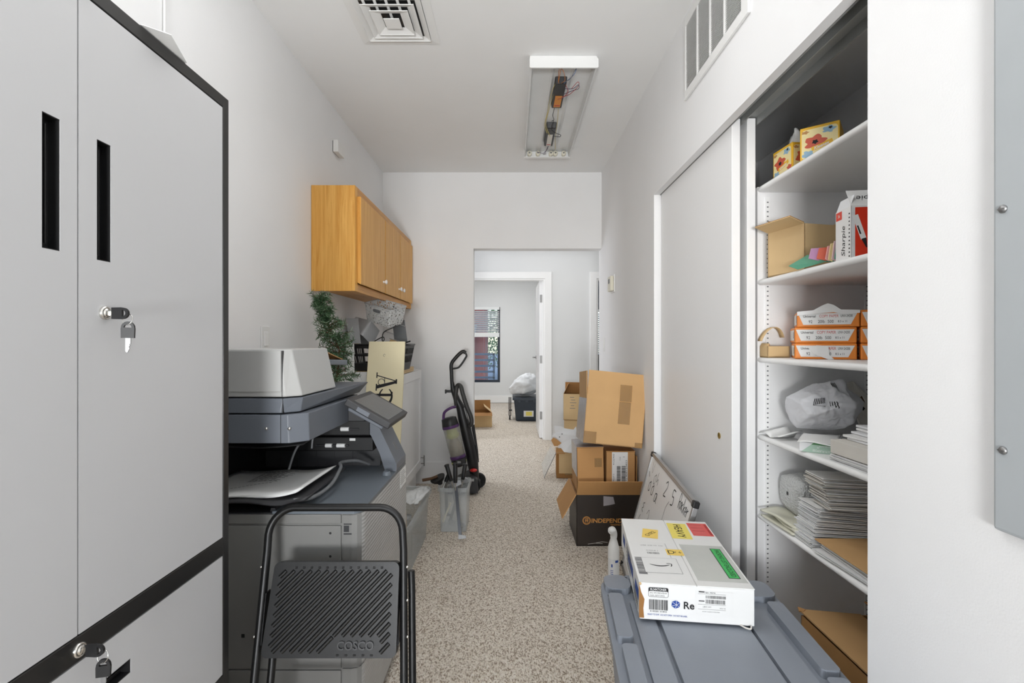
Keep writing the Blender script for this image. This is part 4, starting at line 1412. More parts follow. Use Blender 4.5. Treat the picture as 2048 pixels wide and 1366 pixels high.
tag(q.build('paper_tag', PAPERC), 'scrap of white paper inside the black crate', 'paper')
t = thing('picture_frame', 'grey edged frame leaning between the artificial tree and the crate', 'frame', (-1.03, 3.1, 0))
q = MB(); q.slab([(-1.06, 3.135, .0), (-1.00, 3.105, .0), (-1.025, 3.140, 1.235), (-1.085, 3.160, 1.235)], (.4, -1, 0), .012); q.build('panel', PLATEW, t)

# lettered cream board standing in the clear tub, leaning on the base cabinet
t = thing('lettered_board', 'cream board with black letters running down it, leaning on the white cabinet', 'sign', (-.81, 2.95, .03))
bo = Vector((-.816, 2.90, .030)); bu = Vector((1, 0, 0)); bv = Vector((0, .255, 1.22)).normalized()
F = frame(bo, bu, bv)
BL = 1.247
q = MB(F); q.box(-.1175, .1175, 0, BL, -.018, 0); q.build('board', CREAM, t, bevel=.002)
F2 = F @ Matrix.Translation((.004, 0, .0006)) @ Matrix.Rotation(R(-90), 4, 'Z')
q = MB()
def letter(ch, ypos, h, w):
    q.text(ch, h, F @ Matrix.Translation((.012, ypos, .0006)) @ Matrix.Rotation(R(-90), 4, 'Z'), 0, 0, .006, w)
def serif_A(yc):
    G = F @ Matrix.Translation((.012, yc, .0007)) @ Matrix.Rotation(R(-90), 4, 'Z')
    q.ribbon(G, [(.036, -.062), (.004, .062)], [.022, .016]); q.ribbon(G, [(-.038, -.062), (-.002, .060)], .006)
    q.ribbon(G, [(-.058, -.064), (-.022, -.064)], .007); q.ribbon(G, [(.016, -.064), (.060, -.064)], .008); q.ribbon(G, [(-.014, .062), (.016, .062)], .010)
    q.ribbon(G, [(-.022, -.014), (.022, -.012)], .004)
    q.ribbon(G, [(.004 + .020 * math.cos(a), -.034 + .020 * math.sin(a)) for a in [R(80 + i * 14) for i in range(20)]], .004)
def serif_p(yc):
    G = F @ Matrix.Translation((-.016, yc, .0007)) @ Matrix.Rotation(R(-90), 4, 'Z')
    q.ribbon(G, [(-.036, -.07), (-.036, .066)], .016); q.ribbon(G, [(-.054, -.07), (-.018, -.07)], .007); q.ribbon(G, [(-.056, .066), (-.036, .066)], .008)
    q.ribbon(G, [(-.028 + .052 * math.cos(a), .026 + .040 * math.sin(a)) for a in [R(150 - i * 15) for i in range(21)]], [.006 + .010 * math.sin(math.pi * i / 20) for i in range(21)])
serif_A(BL - .262); serif_p(BL - .385)
q.ribbon(F, [(-.012 + .006 * math.cos(a), BL - .092 + .008 * math.sin(a)) for a in [R(i * 30) for i in range(11)]], .002)
q.build('lettering', INK, t)

# artificial evergreen standing behind the copier
t = thing('artificial_tree', 'slim artificial evergreen rising behind the copier against the wall', 'tree', (-1.03, 2.30, 0))
spine = catmull([(-1.03, 2.30, 0), (-1.02, 2.31, .45), (-.93, 2.40, .85), (-.90, 2.45, .98), (-.905, 2.50, 1.08), (-.90, 2.52, 1.20), (-.955, 2.54, 1.31), (-1.005, 2.56, 1.42), (-1.03, 2.57, 1.47)], 10)
q = MB(); q.tube(spine, .0045, n=8); q.build('stem', BARK, t)
q = MB(Matrix.Translation((-1.03, 2.30, 0))); q.lathe([(.085, 0), (.085, .02), (.03, .04), (.02, .10)], n=20); q.build('stand', BLK, t)
rn = random.Random(21)
q = MB(); tw = MB()
def needle_twig(p0, p1, cnt, ln):
    tw.tube([p0, p0.lerp(p1, .5) + Vector((0, 0, .006)), p1], [.0022, .0018, .001], n=5)
    d = (p1 - p0).normalized()
    o = d.orthogonal()
    for i in range(cnt):
        c = p0.lerp(p1, rn.random() ** .8)
        a = Matrix.Rotation(rn.random() * 6.28, 3, d) @ o
        v = (a * rn.uniform(.7, 1) + d * rn.uniform(.2, .9)).normalized() * ln * rn.uniform(.7, 1.2)
        s = v.cross(Vector((rn.gauss(0, 1), rn.gauss(0, 1), rn.gauss(0, 1)))).normalized() * .0016
        q.add([c - s, c + s, c + v * .6 + s * .8, c + v, c + v * .6 - s * .8], [(0, 1, 2, 3, 4)], 1 if rn.random() < .28 else 0)
L_ = len(spine)
for i in range(120):
    k = int((.46 + .54 * (i / 120)) * (L_ - 1))
    p = spine[k]
    zf = p.z
    reach = .115 if zf < 1.10 else (.060 if zf < 1.18 else (.095 if zf < 1.34 else .055))
    a = rn.random() * 6.28
    e = p + Vector((math.cos(a) * reach * rn.uniform(.6, 1.1), math.sin(a) * reach * .9 * rn.uniform(.5, 1), rn.uniform(-.02, .05)))
    e.x = max(e.x, XL + .02)
    needle_twig(p, e, 40, .030)
q.build('needle_foliage', [NEEDLE, NEEDLE2], t)
tw.build('twig', BARK, t, kind='stuff')
# ------------------------------------------------------------------ floor things, copier side
# big clear tub with crumpled film, a paper bag and a loose lid
t = thing('plastic_tub', 'large clear plastic tub of odds and ends beside the copier', 'tub', (-.73, 2.78, 0))
def open_tub(M, w, d, h, taper, r, mats, parent, rim=.012, solid=.003):
    b = MB(M)
    lo = [(x * taper, y * taper) for x, y in rrect(-w / 2, w / 2, -d / 2, d / 2, r, 4)]
    hi = rrect(-w / 2, w / 2, -d / 2, d / 2, r, 4)
    n = len(lo)
    b.add([(p[0], p[1], .003) for p in lo] + [(p[0], p[1], h) for p in hi], [(i, (i + 1) % n, n + (i + 1) % n, n + i) for i in range(n)] + [tuple(range(n))[::-1]])
    o = b.build('body', mats, parent, solid=solid)
    k = MB(M)
    ro = rrect(-w / 2 - rim, w / 2 + rim, -d / 2 - rim, d / 2 + rim, r + rim, 4)
    zz = (h, h + .004, h - .022)
    vs = [(p[0], p[1], h) for p in hi] + [(p[0], p[1], h + .003) for p in ro] + [(p[0], p[1], h - .020) for p in ro]
    k.add(vs, [(i, (i + 1) % n, n + (i + 1) % n, n + i) for i in range(n)] + [(n + i, n + (i + 1) % n, 2 * n + (i + 1) % n, 2 * n + i) for i in range(n)])
    k.build('rim', mats, parent, solid=.003)
    return o
open_tub(place(-.745, 2.80), .425, .70, .300, .92, .04, CLEARP, t)
q = facet_bag((-.560, 2.90, .330), (.070, .26, .045), 4, 44, 26, zmin=.305, planes=30, rough=.16, spread=.5)
tag(q.build('crumpled_film', FILM), 'crumpled white plastic film bunched over the tub rim', 'plastic film')
t = thing('paper_bag', 'brown printed paper bag standing in the clear tub next to the copier', 'bag', (-.60, 2.60, .01))
M = place(-.655, 2.535, .006, rz=4)
q = MB(M); q.frustum((0, .085, 0, .16), 0, (.008, .080, .03, .13), .345); q.build('bag', KRAFTL, t, bevel=.004)
q = MB()
F = M @ frame((.0845, .07, .20), (0, 1, 0), (0, 0, 1))
for i in range(4):
    q.rect(F, -.03, .03, .05 - i * .05, .065 - i * .05, 0)
q.build('print', REDD, t)
t = thing('tub_lid', 'clear plastic lid tilted upright in the tub beside the copier', 'lid', (-.66, 2.80, .25))
M = place(-.70, 2.73, .405, rx=-8, ry=20, rz=8)
q = MB(M); q.prism(rrect(-.09, .09, -.15, .15, .03, 4), 'z', 0, .004); q.build('plate', CLEARP, t)
q = MB(M); pr = [(p[0], p[1], .004) for p in rrect(-.09, .09, -.15, .15, .03, 4)]; q.tube(pr, .006, n=8, closed=True); q.build('lid_rim', CLEARP, t)
t = thing('glass_jar', 'clear jar standing inside the tub under the tilted lid', 'jar', (-.60, 2.84, .01))
q = MB(place(-.605, 2.775, .008)); q.lathe([(.030, 0), (.034, .01), (.034, .19), (.026, .21), (.026, .225)], n=20); q.build('jar', CLEARP2, t)
q = MB(place(-.605, 2.775, .234)); q.lathe([(.028, 0), (.028, .016), (.001, .016)], n=20); q.build('lid', GREYBIN, t)
t = thing('plunger', 'dark cup plunger with wooden handle lying across the tub corner', 'plunger', (-.50, 3.25, .28))
q = MB(frame((-.500, 3.245, .335), (-.1, 1, .2), (1, .2, .5))); q.lathe([(.052, 0), (.050, .006), (.040, .022), (.020, .036), (.014, .05)], n=22); q.build('cup', BLKR, t)
q = MB(); q.tube([(-.500, 3.245, .345), (-.545, 3.24, .330), (-.60, 3.235, .322)], .010, n=10); q.build('handle', BARK, t)

# clear bin of clamps
t = thing('storage_bin', 'small clear bin holding black gripped clamps in front of the vacuum', 'bin', (-.385, 3.28, 0))
open_tub(place(-.385, 3.275), .185, .235, .290, .92, .02, CLEARP2, t, rim=.008)


def clamp(head, foot, lb, grip_dir=None, jaw=True, gl=.115, bar=None):
    """Bar clamp: steel bar, jaws and a black screw grip."""
    h, f = Vector(head), Vector(foot)
    d = (f - h).normalized()
    t = thing('bar_clamp', lb, 'clamp', f, 'bar clamps in the clear bin')
    sd = d.cross(Vector((0, 1, 0))).normalized()
    fw = sd.cross(d)
    F = Matrix((sd, fw, d)).transposed().to_4x4(); F.translation = h
    L = (f - h).length
    b = MB(F); b.box(-.010, .010, -.0035, .0035, 0, L); b.build('bar', bar or STEEL, t, bevel=.001)
    j = MB(F); j.prism([(-.010, 0), (.012, -.012), (.034, -.010), (.038, .014), (.016, .020), (-.010, .03)], 'y', -.008, .008); j.build('jaw', STEEL, t, bevel=.002)
    j = MB(F); j.prism([(-.010, L - .028), (.014, L - .022), (.036, L - .016), (.036, L), (-.012, L)], 'y', -.008, .008); j.build('jaw', STEEL, t, bevel=.002)
    g0 = h + fw * -.012
    gd = Vector(grip_dir).normalized() if grip_dir else -d
    g = MB(); g.tube([g0, g0 + gd * .02, g0 + gd * (gl * .97), g0 + gd * gl], [.012, .0145, .0150, .012], n=14); g.tube([g0 + gd * gl * .9, g0 + gd * gl * .98], [.0175, .0175], n=14)
    g.build('grip', BLK, t)
    s = MB(); s.tube([g0 - gd * .05, g0 + gd * .01], .0045, n=8); s.build('screw', CHROME, t)


clamp((-.405, 3.24, .318), (-.345, 3.215, .02), 'clamp in the clear bin whose black grip leans to the tub', (-.30, .02, 1))
clamp((-.335, 3.30, .312), (-.425, 3.30, .02), 'clamp in the clear bin with its grip close beside the vacuum', (.16, .1, 1), gl=.105)
clamp((-.450, 3.29, .300), (-.450, 3.33, .05), 'clamp deep in the clear bin with short grip against the tub side', (.35, .3, .8), gl=.06)
# long one outside, leaning on the rim
t0 = Vector((-.365, 3.132, .335)); f0 = Vector((-.322, 3.02, .016))
clamp(tuple(t0), tuple(f0), 'long steel clamp propped outside against the clear bin front', (-.02, .10, 1), gl=.125, bar=GUN)
q = MB(); q.tube([(-.455, 3.19, .06), (-.405, 3.19, .185)], .006, n=8); tag(q.build('dowel', CREAM), 'pale stick seen through the clear bin wall', 'stick')

# upright vacuum cleaner
VY = 4.02
def vp(px, py, dy=0):
    p = at(px, py, VY); return Vector((p.x, p.y + dy, p.z))
t = thing('vacuum_cleaner', 'black and purple upright vacuum with clear dust bin by the doorway', 'vacuum', (-.40, VY, 0))
q = MB()
q.tube(catmull([vp(904, 768), vp(903, 745), vp(903, 728), vp(911, 716), vp(921, 706), vp(927, 703), vp(931, 706)], 5), .0155, n=12)
q.build('handle', BLK, t)
q = MB(); q.tube(catmull([vp(930, 704), vp(933, 711), vp(931, 716), vp(924, 727), vp(917, 735), vp(908, 737), vp(903, 737)], 5), .008, n=10); q.build('handle_loop', BLK, t)
q = MB(); q.tube([vp(904, 764), vp(906, 778), vp(914, 800), vp(921, 815), vp(927, 840), vp(934, 870), vp(941, 900), vp(946, 928), vp(948, 942), vp(949, 958)], [.016, .022, .028, .036, .044, .046, .046, .046, .040, .034], n=14)
q.build('spine', BLK, t)
q = MB(); q.box(*(lambda a, b: (a.x, b.x, VY - .012, VY + .012, b.z, a.z))(vp(891, 780), vp(906, 785))); q.box(*(lambda a, b: (a.x, b.x, VY - .012, VY + .012, b.z, a.z))(vp(890, 779), vp(893, 787))); q.build('cord_hook', BLK, t, bevel=.003)
hp = catmull([vp(913, 812, -.01), vp(912, 790, -.02), vp(915, 772, -.02), vp(922, 772, -.03), vp(927, 788, -.04), vp(935, 812, -.05), vp(943, 832, -.05), vp(944, 845, -.05), vp(939, 850, -.04)], 12)
q = MB(); q.tube(hp, [.017 + (.0018 if i % 2 else 0) for i in range(len(hp))], n=12); q.build('hose', HOSE, t)
q = MB(); q.tube([vp(929, 815, -.02), vp(935, 840, -.02)], .006); q.build('clip', STEEL, t)
q = MB(); q.tube([vp(942, 855, .0), vp(949, 890, .0)], .007); q.build('wand', STEEL, t)
q = MB(); q.tube([vp(946, 850, .01), vp(953, 900, .01), vp(955, 925, .01)], .012); q.build('wand_tube', BLK, t)
# dust bin
ca, cb_ = vp(904, 851, -.075), vp(917, 906, -.075)
ax = (cb_ - ca).normalized()
FB = frame(ca, ax.orthogonal(), ax.cross(ax.orthogonal())); L = (cb_ - ca).length
q = MB(FB); q.lathe([(.066, 0), (.064, L * .5), (.060, L)], n=26, caps=False); q.build('dust_bin', clear('clear dust bin', (206, 202, 192), .30, rough=.1), t, solid=.002)
q = MB(FB); q.lathe([(.040, L * .02), (.046, L * .22), (.052, L * .24), (.052, L * .34), (.044, L * .36), (.036, L * .40)], n=20); q.build('filter_shroud', LIME, t)
q = MB(FB); q.lathe([(.030, L * .40), (.040, L * .50), (.053, L * .72), (.056, L * .98)], n=20); q.build('dust', DUST, t)
q = MB(FB); q.lathe([(.069, -.016), (.070, -.002), (.067, .006)], n=26); q.build('bin_collar', PURPLE, t)
q = MB(FB); q.lathe([(.036, -.082), (.060, -.074), (.068, -.020), (.067, -.014)], n=26); q.build('bin_lid', BLK, t)
q = MB(); q.tube(catmull([vp(890, 838, -.09), vp(891, 824, -.09), vp(897, 817, -.09), vp(907, 812, -.09), vp(912, 812, -.06)], 6), .011, n=10); q.build('bin_handle', PURPLE, t)
q = MB(FB); q.lathe([(.062, L), (.064, L + .004), (.064, L + .022), (.062, L + .026)], n=26); q.build('base_ring', PURPLE, t)
q = MB(FB); q.lathe([(.061, L + .026), (.061, L + .062), (.050, L + .085), (.02, L + .095)], n=26); q.build('base_cup', BLK, t)
q = MB(FB); q.lathe([(.0615, L + .045), (.0618, L + .058)], n=26, caps=False); q.build('lime_band', LIME, t)
a, b = vp(916, 912, -.13), vp(934, 922, -.13)
q = MB(); q.prism([(a.x, a.z), (b.x, a.z + .018), (b.x, b.z + .01), (a.x, b.z)], 'y', VY - .15, VY - .05); q.build('latch_block', CP_DARK, t, bevel=.004)
q = MB(); q.box(a.x + .012, a.x + .040, VY - .152, VY - .149, a.z - .022, a.z - .006); q.build('latch_label', ALU, t)
# foot
x0, x1 = -.545, -.275
q = MB(); q.prism([(x0, .02), (x0 + .03, .075), (x0 + .11, .11), (x1 - .06, .16), (x1 - .01, .13), (x1, .02)], 'y', VY - .10, VY + .16); q.build('brush_head', CP_DARK, t, bevel=.01)
q = MB(); q.prism([(x0 + .01, .022), (x0 + .03, .06), (x0 + .10, .085), (x1 - .10, .085), (x1 - .10, .022)], 'y', VY - .13, VY - .10); q.build('bumper', BLK, t, bevel=.006)
for (px, py, dy, r_) in ((947, 961, -.02, .062), (955, 945, .13, .062)):
    c = vp(px, py, dy); c.z = r_
    q = MB(frame((c.x, c.y - .018, r_), (1, 0, 0), (0, 0, 1))); q.lathe([(.02, .0), (.045, .001), (.050, .004), (r_, .008), (r_, -.028), (.05, -.032), (.01, -.032)], n=26)
    w_ = q.build('wheel', BLKR, t)
    q = MB(frame((c.x, c.y - .018, r_), (1, 0, 0), (0, 0, 1))); q.lathe([(.018, .0012), (.015, .004), (.001, .005)], n=16); q.build('hub', GREYP, w_)
c = vp(947, 937, -.06)
q = MB(); q.ball(c + Vector((.006, -.01, .004)), (.030, .026, .014), 14); q.build('pedal', REDP, t)
q = MB(); q.box(c.x - .045, c.x + .012, VY - .112, VY - .10, c.z - .075, c.z - .055); q.build('height_label', ALU, t)

# ------------------------------------------------------------------ carton cluster, closet side
KX = .394
t = carton('printed_carton', 'black printed carton holding two brown cartons in front of the whiteboard end', place(KX, 2.955, 0), .388, .36, .312, BLACKBOX, KRAFTD,
           {'front': (.12, 35), 'left': (.17, 150)}, flap_mat=KRAFTD)
F = frame((KX + .194, 2.9545, .16), (1, 0, 0), (0, 0, 1))
q = MB()
q.text('INDEPENDENT', .026, F @ Matrix.Translation((.030, -.005, 0)), 0, .06, .02, .265)
q.text('TRADING CO', .010, F @ Matrix.Translation((.055, -.030, 0)), 0, .06, .01, .085)
G = F @ Matrix.Translation((-.132, -.004, 0))
q.ribbon(G, [(.023 * math.cos(R(i * 12)), .023 * math.sin(R(i * 12))) for i in range(30)], .004, 0, True)
q.ribbon(G, [(.018 * math.cos(R(i * 12)), .018 * math.sin(R(i * 12))) for i in range(30)], .0015, 0, True)
q.ribbon(G, [(-.005, -.011), (-.005, .011)], .0045); q.ribbon(G, [(.006, -.011), (.006, .011)], .0045); q.ribbon(G, [(-.010, .0), (.011, .0)], .0035); q.ribbon(G, [(-.005, .011), (.011, .011)], .003)
q.build('printed_logo', INKO, t)
q = MB(); q.prism([(KX + .165, .245), (KX + .20, .25), (KX + .235, .258), (KX + .225, .300), (KX + .165, .305)], 'y', 2.9538, 2.9545); q.build('tape', TAPEG, t)
q = MB()
for x0, x1, z in ((KX + .07, KX + .16, .012), (KX + .12, KX + .19, .020)):
    q.ribbon(frame((0, 2.9543, 0), (1, 0, 0), (0, 0, 1)), [(x0, z), ((x0 + x1) / 2, z + .006), (x1, z + .003)], .002)
q.build('scuff', PAPERG, t)
t = carton('brown_carton', 'plain brown carton with grey taped top, standing in the black printed carton', place(KX + .017, 3.0, .009, ry=-1.0), .168, .25, .578, KRAFTD, KRAFTIN, closed=True)
q = MB(place(KX + .017, 3.0, .009, ry=-1.0)); q.box(-.0008, .168, -.0008, .25, .5855, .5868); q.box(-.0012, -.0004, 0, .25, .40, .586); q.build('tape', TAPEG, t)
q = MB(place(KX + .017, 3.0, .009, ry=-1.0)); q.box(.11, .155, -.001, -.0002, .46, .515); q.build('tape', TAPE, t)
M = place(KX + .1865, 2.995, .010, ry=.2)
t = carton('labelled_carton', 'brown carton with a white barcode label, standing in the black printed carton', M, .181, .24, .555, KRAFTD, KRAFTIN, closed=True)
F = M @ frame((.075, -.0006, .455), (1, 0, 0), (0, 0, 1))
q = MB(); q.rect(F, -.038, .060, -.125, .100, 0)
GV = F @ Matrix.Rotation(R(90), 4, 'Z')
q.barcode(GV @ Matrix.Translation((0, 0, .0004)), -.085, .015, -.015, .008, 1, 4); q.barcode(GV @ Matrix.Translation((0, 0, .0004)), -.085, .015, -.046, -.022, 1, 9)
q.text('(421) 426125823', .012, GV @ Matrix.Translation((-.03, -.053, .0005)), 1, 0, 0, .16)
q.text('4122900', .009, GV @ Matrix.Translation((.055, .028, .0005)), 1, 0, 0, .07); q.text('PALLET 5', .008, GV @ Matrix.Translation((-.06, .028, .0005)), 1, 0, 0, .05)
q.text('2', .010, GV @ Matrix.Translation((.07, -.035, .0005)), 1); q.text('10 LBS', .006, GV @ Matrix.Translation((.06, -.012, .0005)), 1)
q.build('shipping_label', [PAPER, INK], t)
f = MB(M @ frame((.1825, .10, .12), (.010, -.10, 0), (0, 0, 1))); f.box(0, .10, 0, .41, 0, .003); f.build('side_flap', KRAFTD, t)
# tilted carton on top, one flap raised
M = place(.420, 2.862, .652, ry=5.6, rx=-5, rz=-1)
t = carton('large_carton', 'large brown carton tipped on top of the stack with one flap up', M, .350, .335, .262, KRAFT, KRAFTIN, {'front': (.172, -4), 'left': (.165, 5)}, t=.006)
F = frame((.175, -.0008, .13), (1, 0, 0), (0, 0, 1))
q = MB(M); q.M = M @ F; q.box(.02, .09, .0, .130, 0, .0006); q.box(-.172, -.10, -.13, -.06, 0, .0006); q.box(.13, .172, -.13, -.10, 0, .0006); q.build('tape', TAPE, t)
q = MB(M); q.box(-.0012, -.0003, .0, .33, .0, .262); q.build('grey_tape', TAPEG, t)
q = MB(M); q.M = M @ frame((.175, -.0062, .262), (1, 0, 0), (0, .07, 1)); q.box(.02, .09, .002, .10, .0008, .0014); q.build('tape', TAPE, t)

# smaller open carton behind, cardboard and foam scraps in front of the opening
M = place(.407, 4.42, .0, rz=-3, ry=0)
t = carton('open_carton', 'small open carton lying behind the black printed carton', M, .185, .22, .235, KRAFTIN, KRAFTL, {'front': (.05, 80), 'right': (.06, 60)})
q = MB(M); q.box(.022, .178, -.003, -.0006, .045, .232); q.build('pale_panel', KRAFTL, t)
q = MB(M); q.box(.075, .17, -.0040, -.0032, .030, .045); q.build('tape', TAPE, t)
def pane(name, pts, nrm, th, mt, lb, cat):
    q = MB(); q.slab(pts, nrm, th); return tag(q.build(name, mt), lb, cat)
Y1 = 4.36
foam = [at(1108, 851, Y1), at(1120, 853, Y1), at(1131, 857, Y1), at(1147, 859, Y1 - .01), at(1152, 853, Y1 - .02), at(1154, 872, Y1 - .05), at(1161, 884, Y1 - .09), at(1156, 905, Y1 - .08), at(1140, 906, Y1 - .07), at(1128, 904, Y1 - .07),
        at(1122, 896, Y1 - .05), at(1116, 896, Y1 - .05), at(1121, 888, Y1 - .03), at(1113, 881, Y1 - .02), at(1104, 872, Y1), at(1106, 866, Y1), at(1111, 866, Y1), at(1109, 859, Y1)]
t = thing('foam_board', 'torn white foam board propped behind the large carton', 'foam board', foam[0])
q = MB(); q.slab(foam, (-.15, -1, .3), .010); q.build('board', PAPERC, t)
for px, py in ((1124, 868), (1119, 874)):
    q = MB(frame(at(px, py, Y1 - .045), (1, 0, 0), (0, .3, 1))); q.lathe([(.0055, 0), (.0055, .003), (.001, .003)], n=12); q.build('hole', INKG, t)
pane('card_scrap', [at(1102, 880, 4.26), at(1107, 875, 4.26), at(1113, 878, 4.26), at(1123, 886, 4.25), at(1115, 892, 4.25), at(1108, 892, 4.26)], (-.2, -1, .4), .004, KRAFTD, 'torn brown cardboard scrap under the white foam board', 'cardboard')
pane('card_scrap', [at(1113, 898, 4.40), at(1130, 895, 4.40), at(1130, 908, 4.40), at(1113, 908, 4.40)], (0, -1, .2), .004, KRAFTD, 'brown cardboard scrap on the small open carton rim', 'cardboard')
pa, pb = Vector((.318, 4.02, .355)), Vector((.375, 3.93, .320))
t = thing('plastic_sheet', 'thin clear plastic sheet sloping from the foam board to the carpet', 'plastic sheet', (.27, 3.9, .0))
q = MB(); q.slab([at(1101, 892, 4.32), at(1112, 906, 4.10), at(1088, 956, 4.41), at(1083, 928, 4.70)], (-1, -.3, .6), .003); q.build('sheet', clear('clear sheet', (214, 216, 216), .32, rough=.15), t)
q = MB(); q.tube([at(1112, 906, 4.10), at(1088, 956, 4.41)], .0026, n=6); q.build('dark_edge', INKG, t)

# two cartons by the hall wall
M = place(.605, 5.62, 0, rz=-14)
t = carton('pale_carton', 'pale carton at the bottom, against the hall wall behind the stack', M, .20, .20, .335, KRAFTL, KRAFTIN, closed=True)
M2 = place(.596, 5.61, .343, rz=-12)
t = carton('open_carton', 'open pale carton with raised flap, on a pale carton by the hall wall', M2, .21, .20, .30, KRAFTL, KRAFTIN, {'left': (.12, -25), 'back': (.12, 4), 'right': (.11, 20)})
q = MB()
F = M2 @ frame((.105, -.0008, .17), (1, 0, 0), (0, 0, 1))
for i in range(5):
    q.rect(F, -.03 + .012 * (i % 2), .02 + .012 * (i % 3), .09 - i * .032, .096 - i * .032)
q.build('print', INKG, t)

# ------------------------------------------------------------------ whiteboard leaning on the sliding door
A = Vector((.700, 1.842, .637)); D = Vector((.782, 2.686, .637))
al = (D - A).normalized(); LB = (D - A).length
nh = Vector((-al.y, al.x, 0))
dn = (nh * .262 - Vector((0, 0, .965))).normalized()
H = .637 / .965 - .004
F = frame(A, al, -dn)          # x along the top edge away from the camera, y up, z away from the wall?
if F.col[2].to_3d().x > 0:
    F = frame(D, -al, -dn)
t = thing('whiteboard', 'scribbled whiteboard leaning against the white sliding door', 'whiteboard', ((A.x + D.x) / 2, 2.26, 0))
q = MB(F); q.box(.008, LB - .008, -H + .008, -.008, -.012, -.002); q.build('writing_surface', WBOARD, t)
for nm, bx in (('frame_rail', (0, LB, -.018, 0)), ('frame_rail', (0, LB, -H, -H + .018))):
    q = MB(F); q.box(bx[0], bx[1], bx[2], bx[3], -.016, .004); q.box(bx[0], bx[1], (bx[2] + bx[3]) / 2 - .002, (bx[2] + bx[3]) / 2 + .002, .004, .007); q.build(nm, ALU, t, bevel=.002)
for x in (0, LB - .016):
    q = MB(F); q.box(x, x + .016, -H + .018, -.018, -.016, .004); q.build('frame_stile', ALU, t, bevel=.002)
for x in (-.003, LB - .024):
    for y in (-.024, -H - .002):
        q = MB(F); q.box(x, x + .027, y, y + .027, -.018, .008); q.build('corner_cap', BLK, t, bevel=.005)
q = MB(F)
def scr(pts, w=.005):
    q.ribbon(Matrix.Translation((0, 0, -.0014)), [(p[0], p[1]) for p in catmull([(a, b, 0) for a, b in pts], 5)], w)
def mark(x, y, pts, w=.005, k=1.0):
    scr([(x + a * k, y + b * k) for a, b in pts], w)
O_ = [(.02, .02), (-.012, .0), (-.006, -.03), (.018, -.028), (.022, 0), (.012, .022)]
mark(.120, -.150, O_); mark(.195, -.150, O_); mark(.285, -.165, [(.022, .02), (-.010, .012), (-.012, -.018), (.010, -.02), (.022, .02), (.024, -.012), (.036, -.024)])
mark(.185, -.095, O_, .003); mark(.240, -.085, [(0, .03), (-.01, -.02), (.015, .0), (.02, -.03)], .003)
mark(.425, -.080, [(-.018, .022), (.006, .036), (.018, .014), (-.004, -.016), (-.018, -.036), (.022, -.032)])
mark(.560, -.080, [(.022, .036), (-.012, .034), (-.014, .006), (.014, .004), (.014, -.026), (-.016, -.034)])
mark(.060, -.100, [(-.02, .0), (.012, -.022)], .006); mark(.090, -.060, [(-.02, .02), (.02, -.03), (.03, .02)], .002)
mark(.110, -.270, [(.02, .02), (-.01, .006), (.012, -.004), (-.012, -.022), (.016, -.032)], .004); mark(.100, -.345, [(0, .02), (-.014, -.01), (.014, -.02)], .004)
mark(.235, -.280, [(-.02, .0), (.01, .03), (.03, .0), (.012, -.03)], .003); mark(.205, -.340, [(.012, .02), (-.012, .0), (.0, -.02), (.014, .0)], .003)
mark(.500, -.170, [(.02, .06), (-.006, .02), (-.012, -.06)], .0025)
x = .655
for pts in ([(0, -.03), (.002, .032), (.020, .022), (.018, .002), (.004, -.002), (.022, -.030)], [(.016, .010), (0, -.006), (.008, -.024), (.020, .008), (.022, -.026)], [(.016, .008), (0, -.010), (.018, -.026)], [(.0, .032), (.002, -.028)], [(.018, .006), (.004, -.010), (.020, -.028)], [(.0, -.012), (.016, -.006), (.008, .010), (0, -.012), (.016, -.026)], [(0, .008), (.002, -.026), (.004, -.004), (.018, .006)]):
    mark(x, -.060, pts, .004); x += .0235 if pts[0] != (.0, .032) else .003
q.build('marker_writing', INK, t)

# spray bottle behind the tote
t = thing('spray_bottle', 'white spray bottle with curved head between the tote and the black carton', 'bottle', (.525, 2.5, 0))
q = MB(place(.525, 2.50)); q.lathe([(.022, 0), (.028, .006), (.029, .02), (.029, .165), (.028, .190), (.022, .212), (.0155, .232), (.0165, .238)], n=24); q.build('bottle', PLATEW, t)
q = MB()
q.tube(catmull([(.525, 2.50, .236), (.526, 2.50, .252), (.521, 2.495, .268), (.513, 2.485, .280)], 5), [.017 + .004 * i / 15 for i in range(16)], n=16)
q.ball((.515, 2.487, .281), (.021, .024, .015), 16); q.build('spray_head', PLATEW, t)
q = MB(place(.525, 2.50)); q.grid(lambda u, v: (.0294 * math.cos(R(200 + 120 * u)), .0294 * math.sin(R(200 + 120 * u)), .03 + .105 * v), 16, 2); lo_ = q.build('printed_label', PAPERC, t)
q = MB(place(.525, 2.50)); q.grid(lambda u, v: (.0297 * math.cos(R(275 + 35 * u)), .0297 * math.sin(R(275 + 35 * u)), .118 + .012 * v), 8, 1); q.build('blue_band', INKB, t)
q = MB(place(.525, 2.50)); q.grid(lambda u, v: (.0297 * math.cos(R(235 + 14 * u)), .0297 * math.sin(R(235 + 14 * u)), .094 + .016 * v), 4, 1)
for k in range(5):
    q.grid(lambda u, v: (.0297 * math.cos(R(225 + 30 * u)), .0297 * math.sin(R(225 + 30 * u)), .040 + .009 * k + .003 * v), 6, 1)
q.build('label_print', INKB, t)

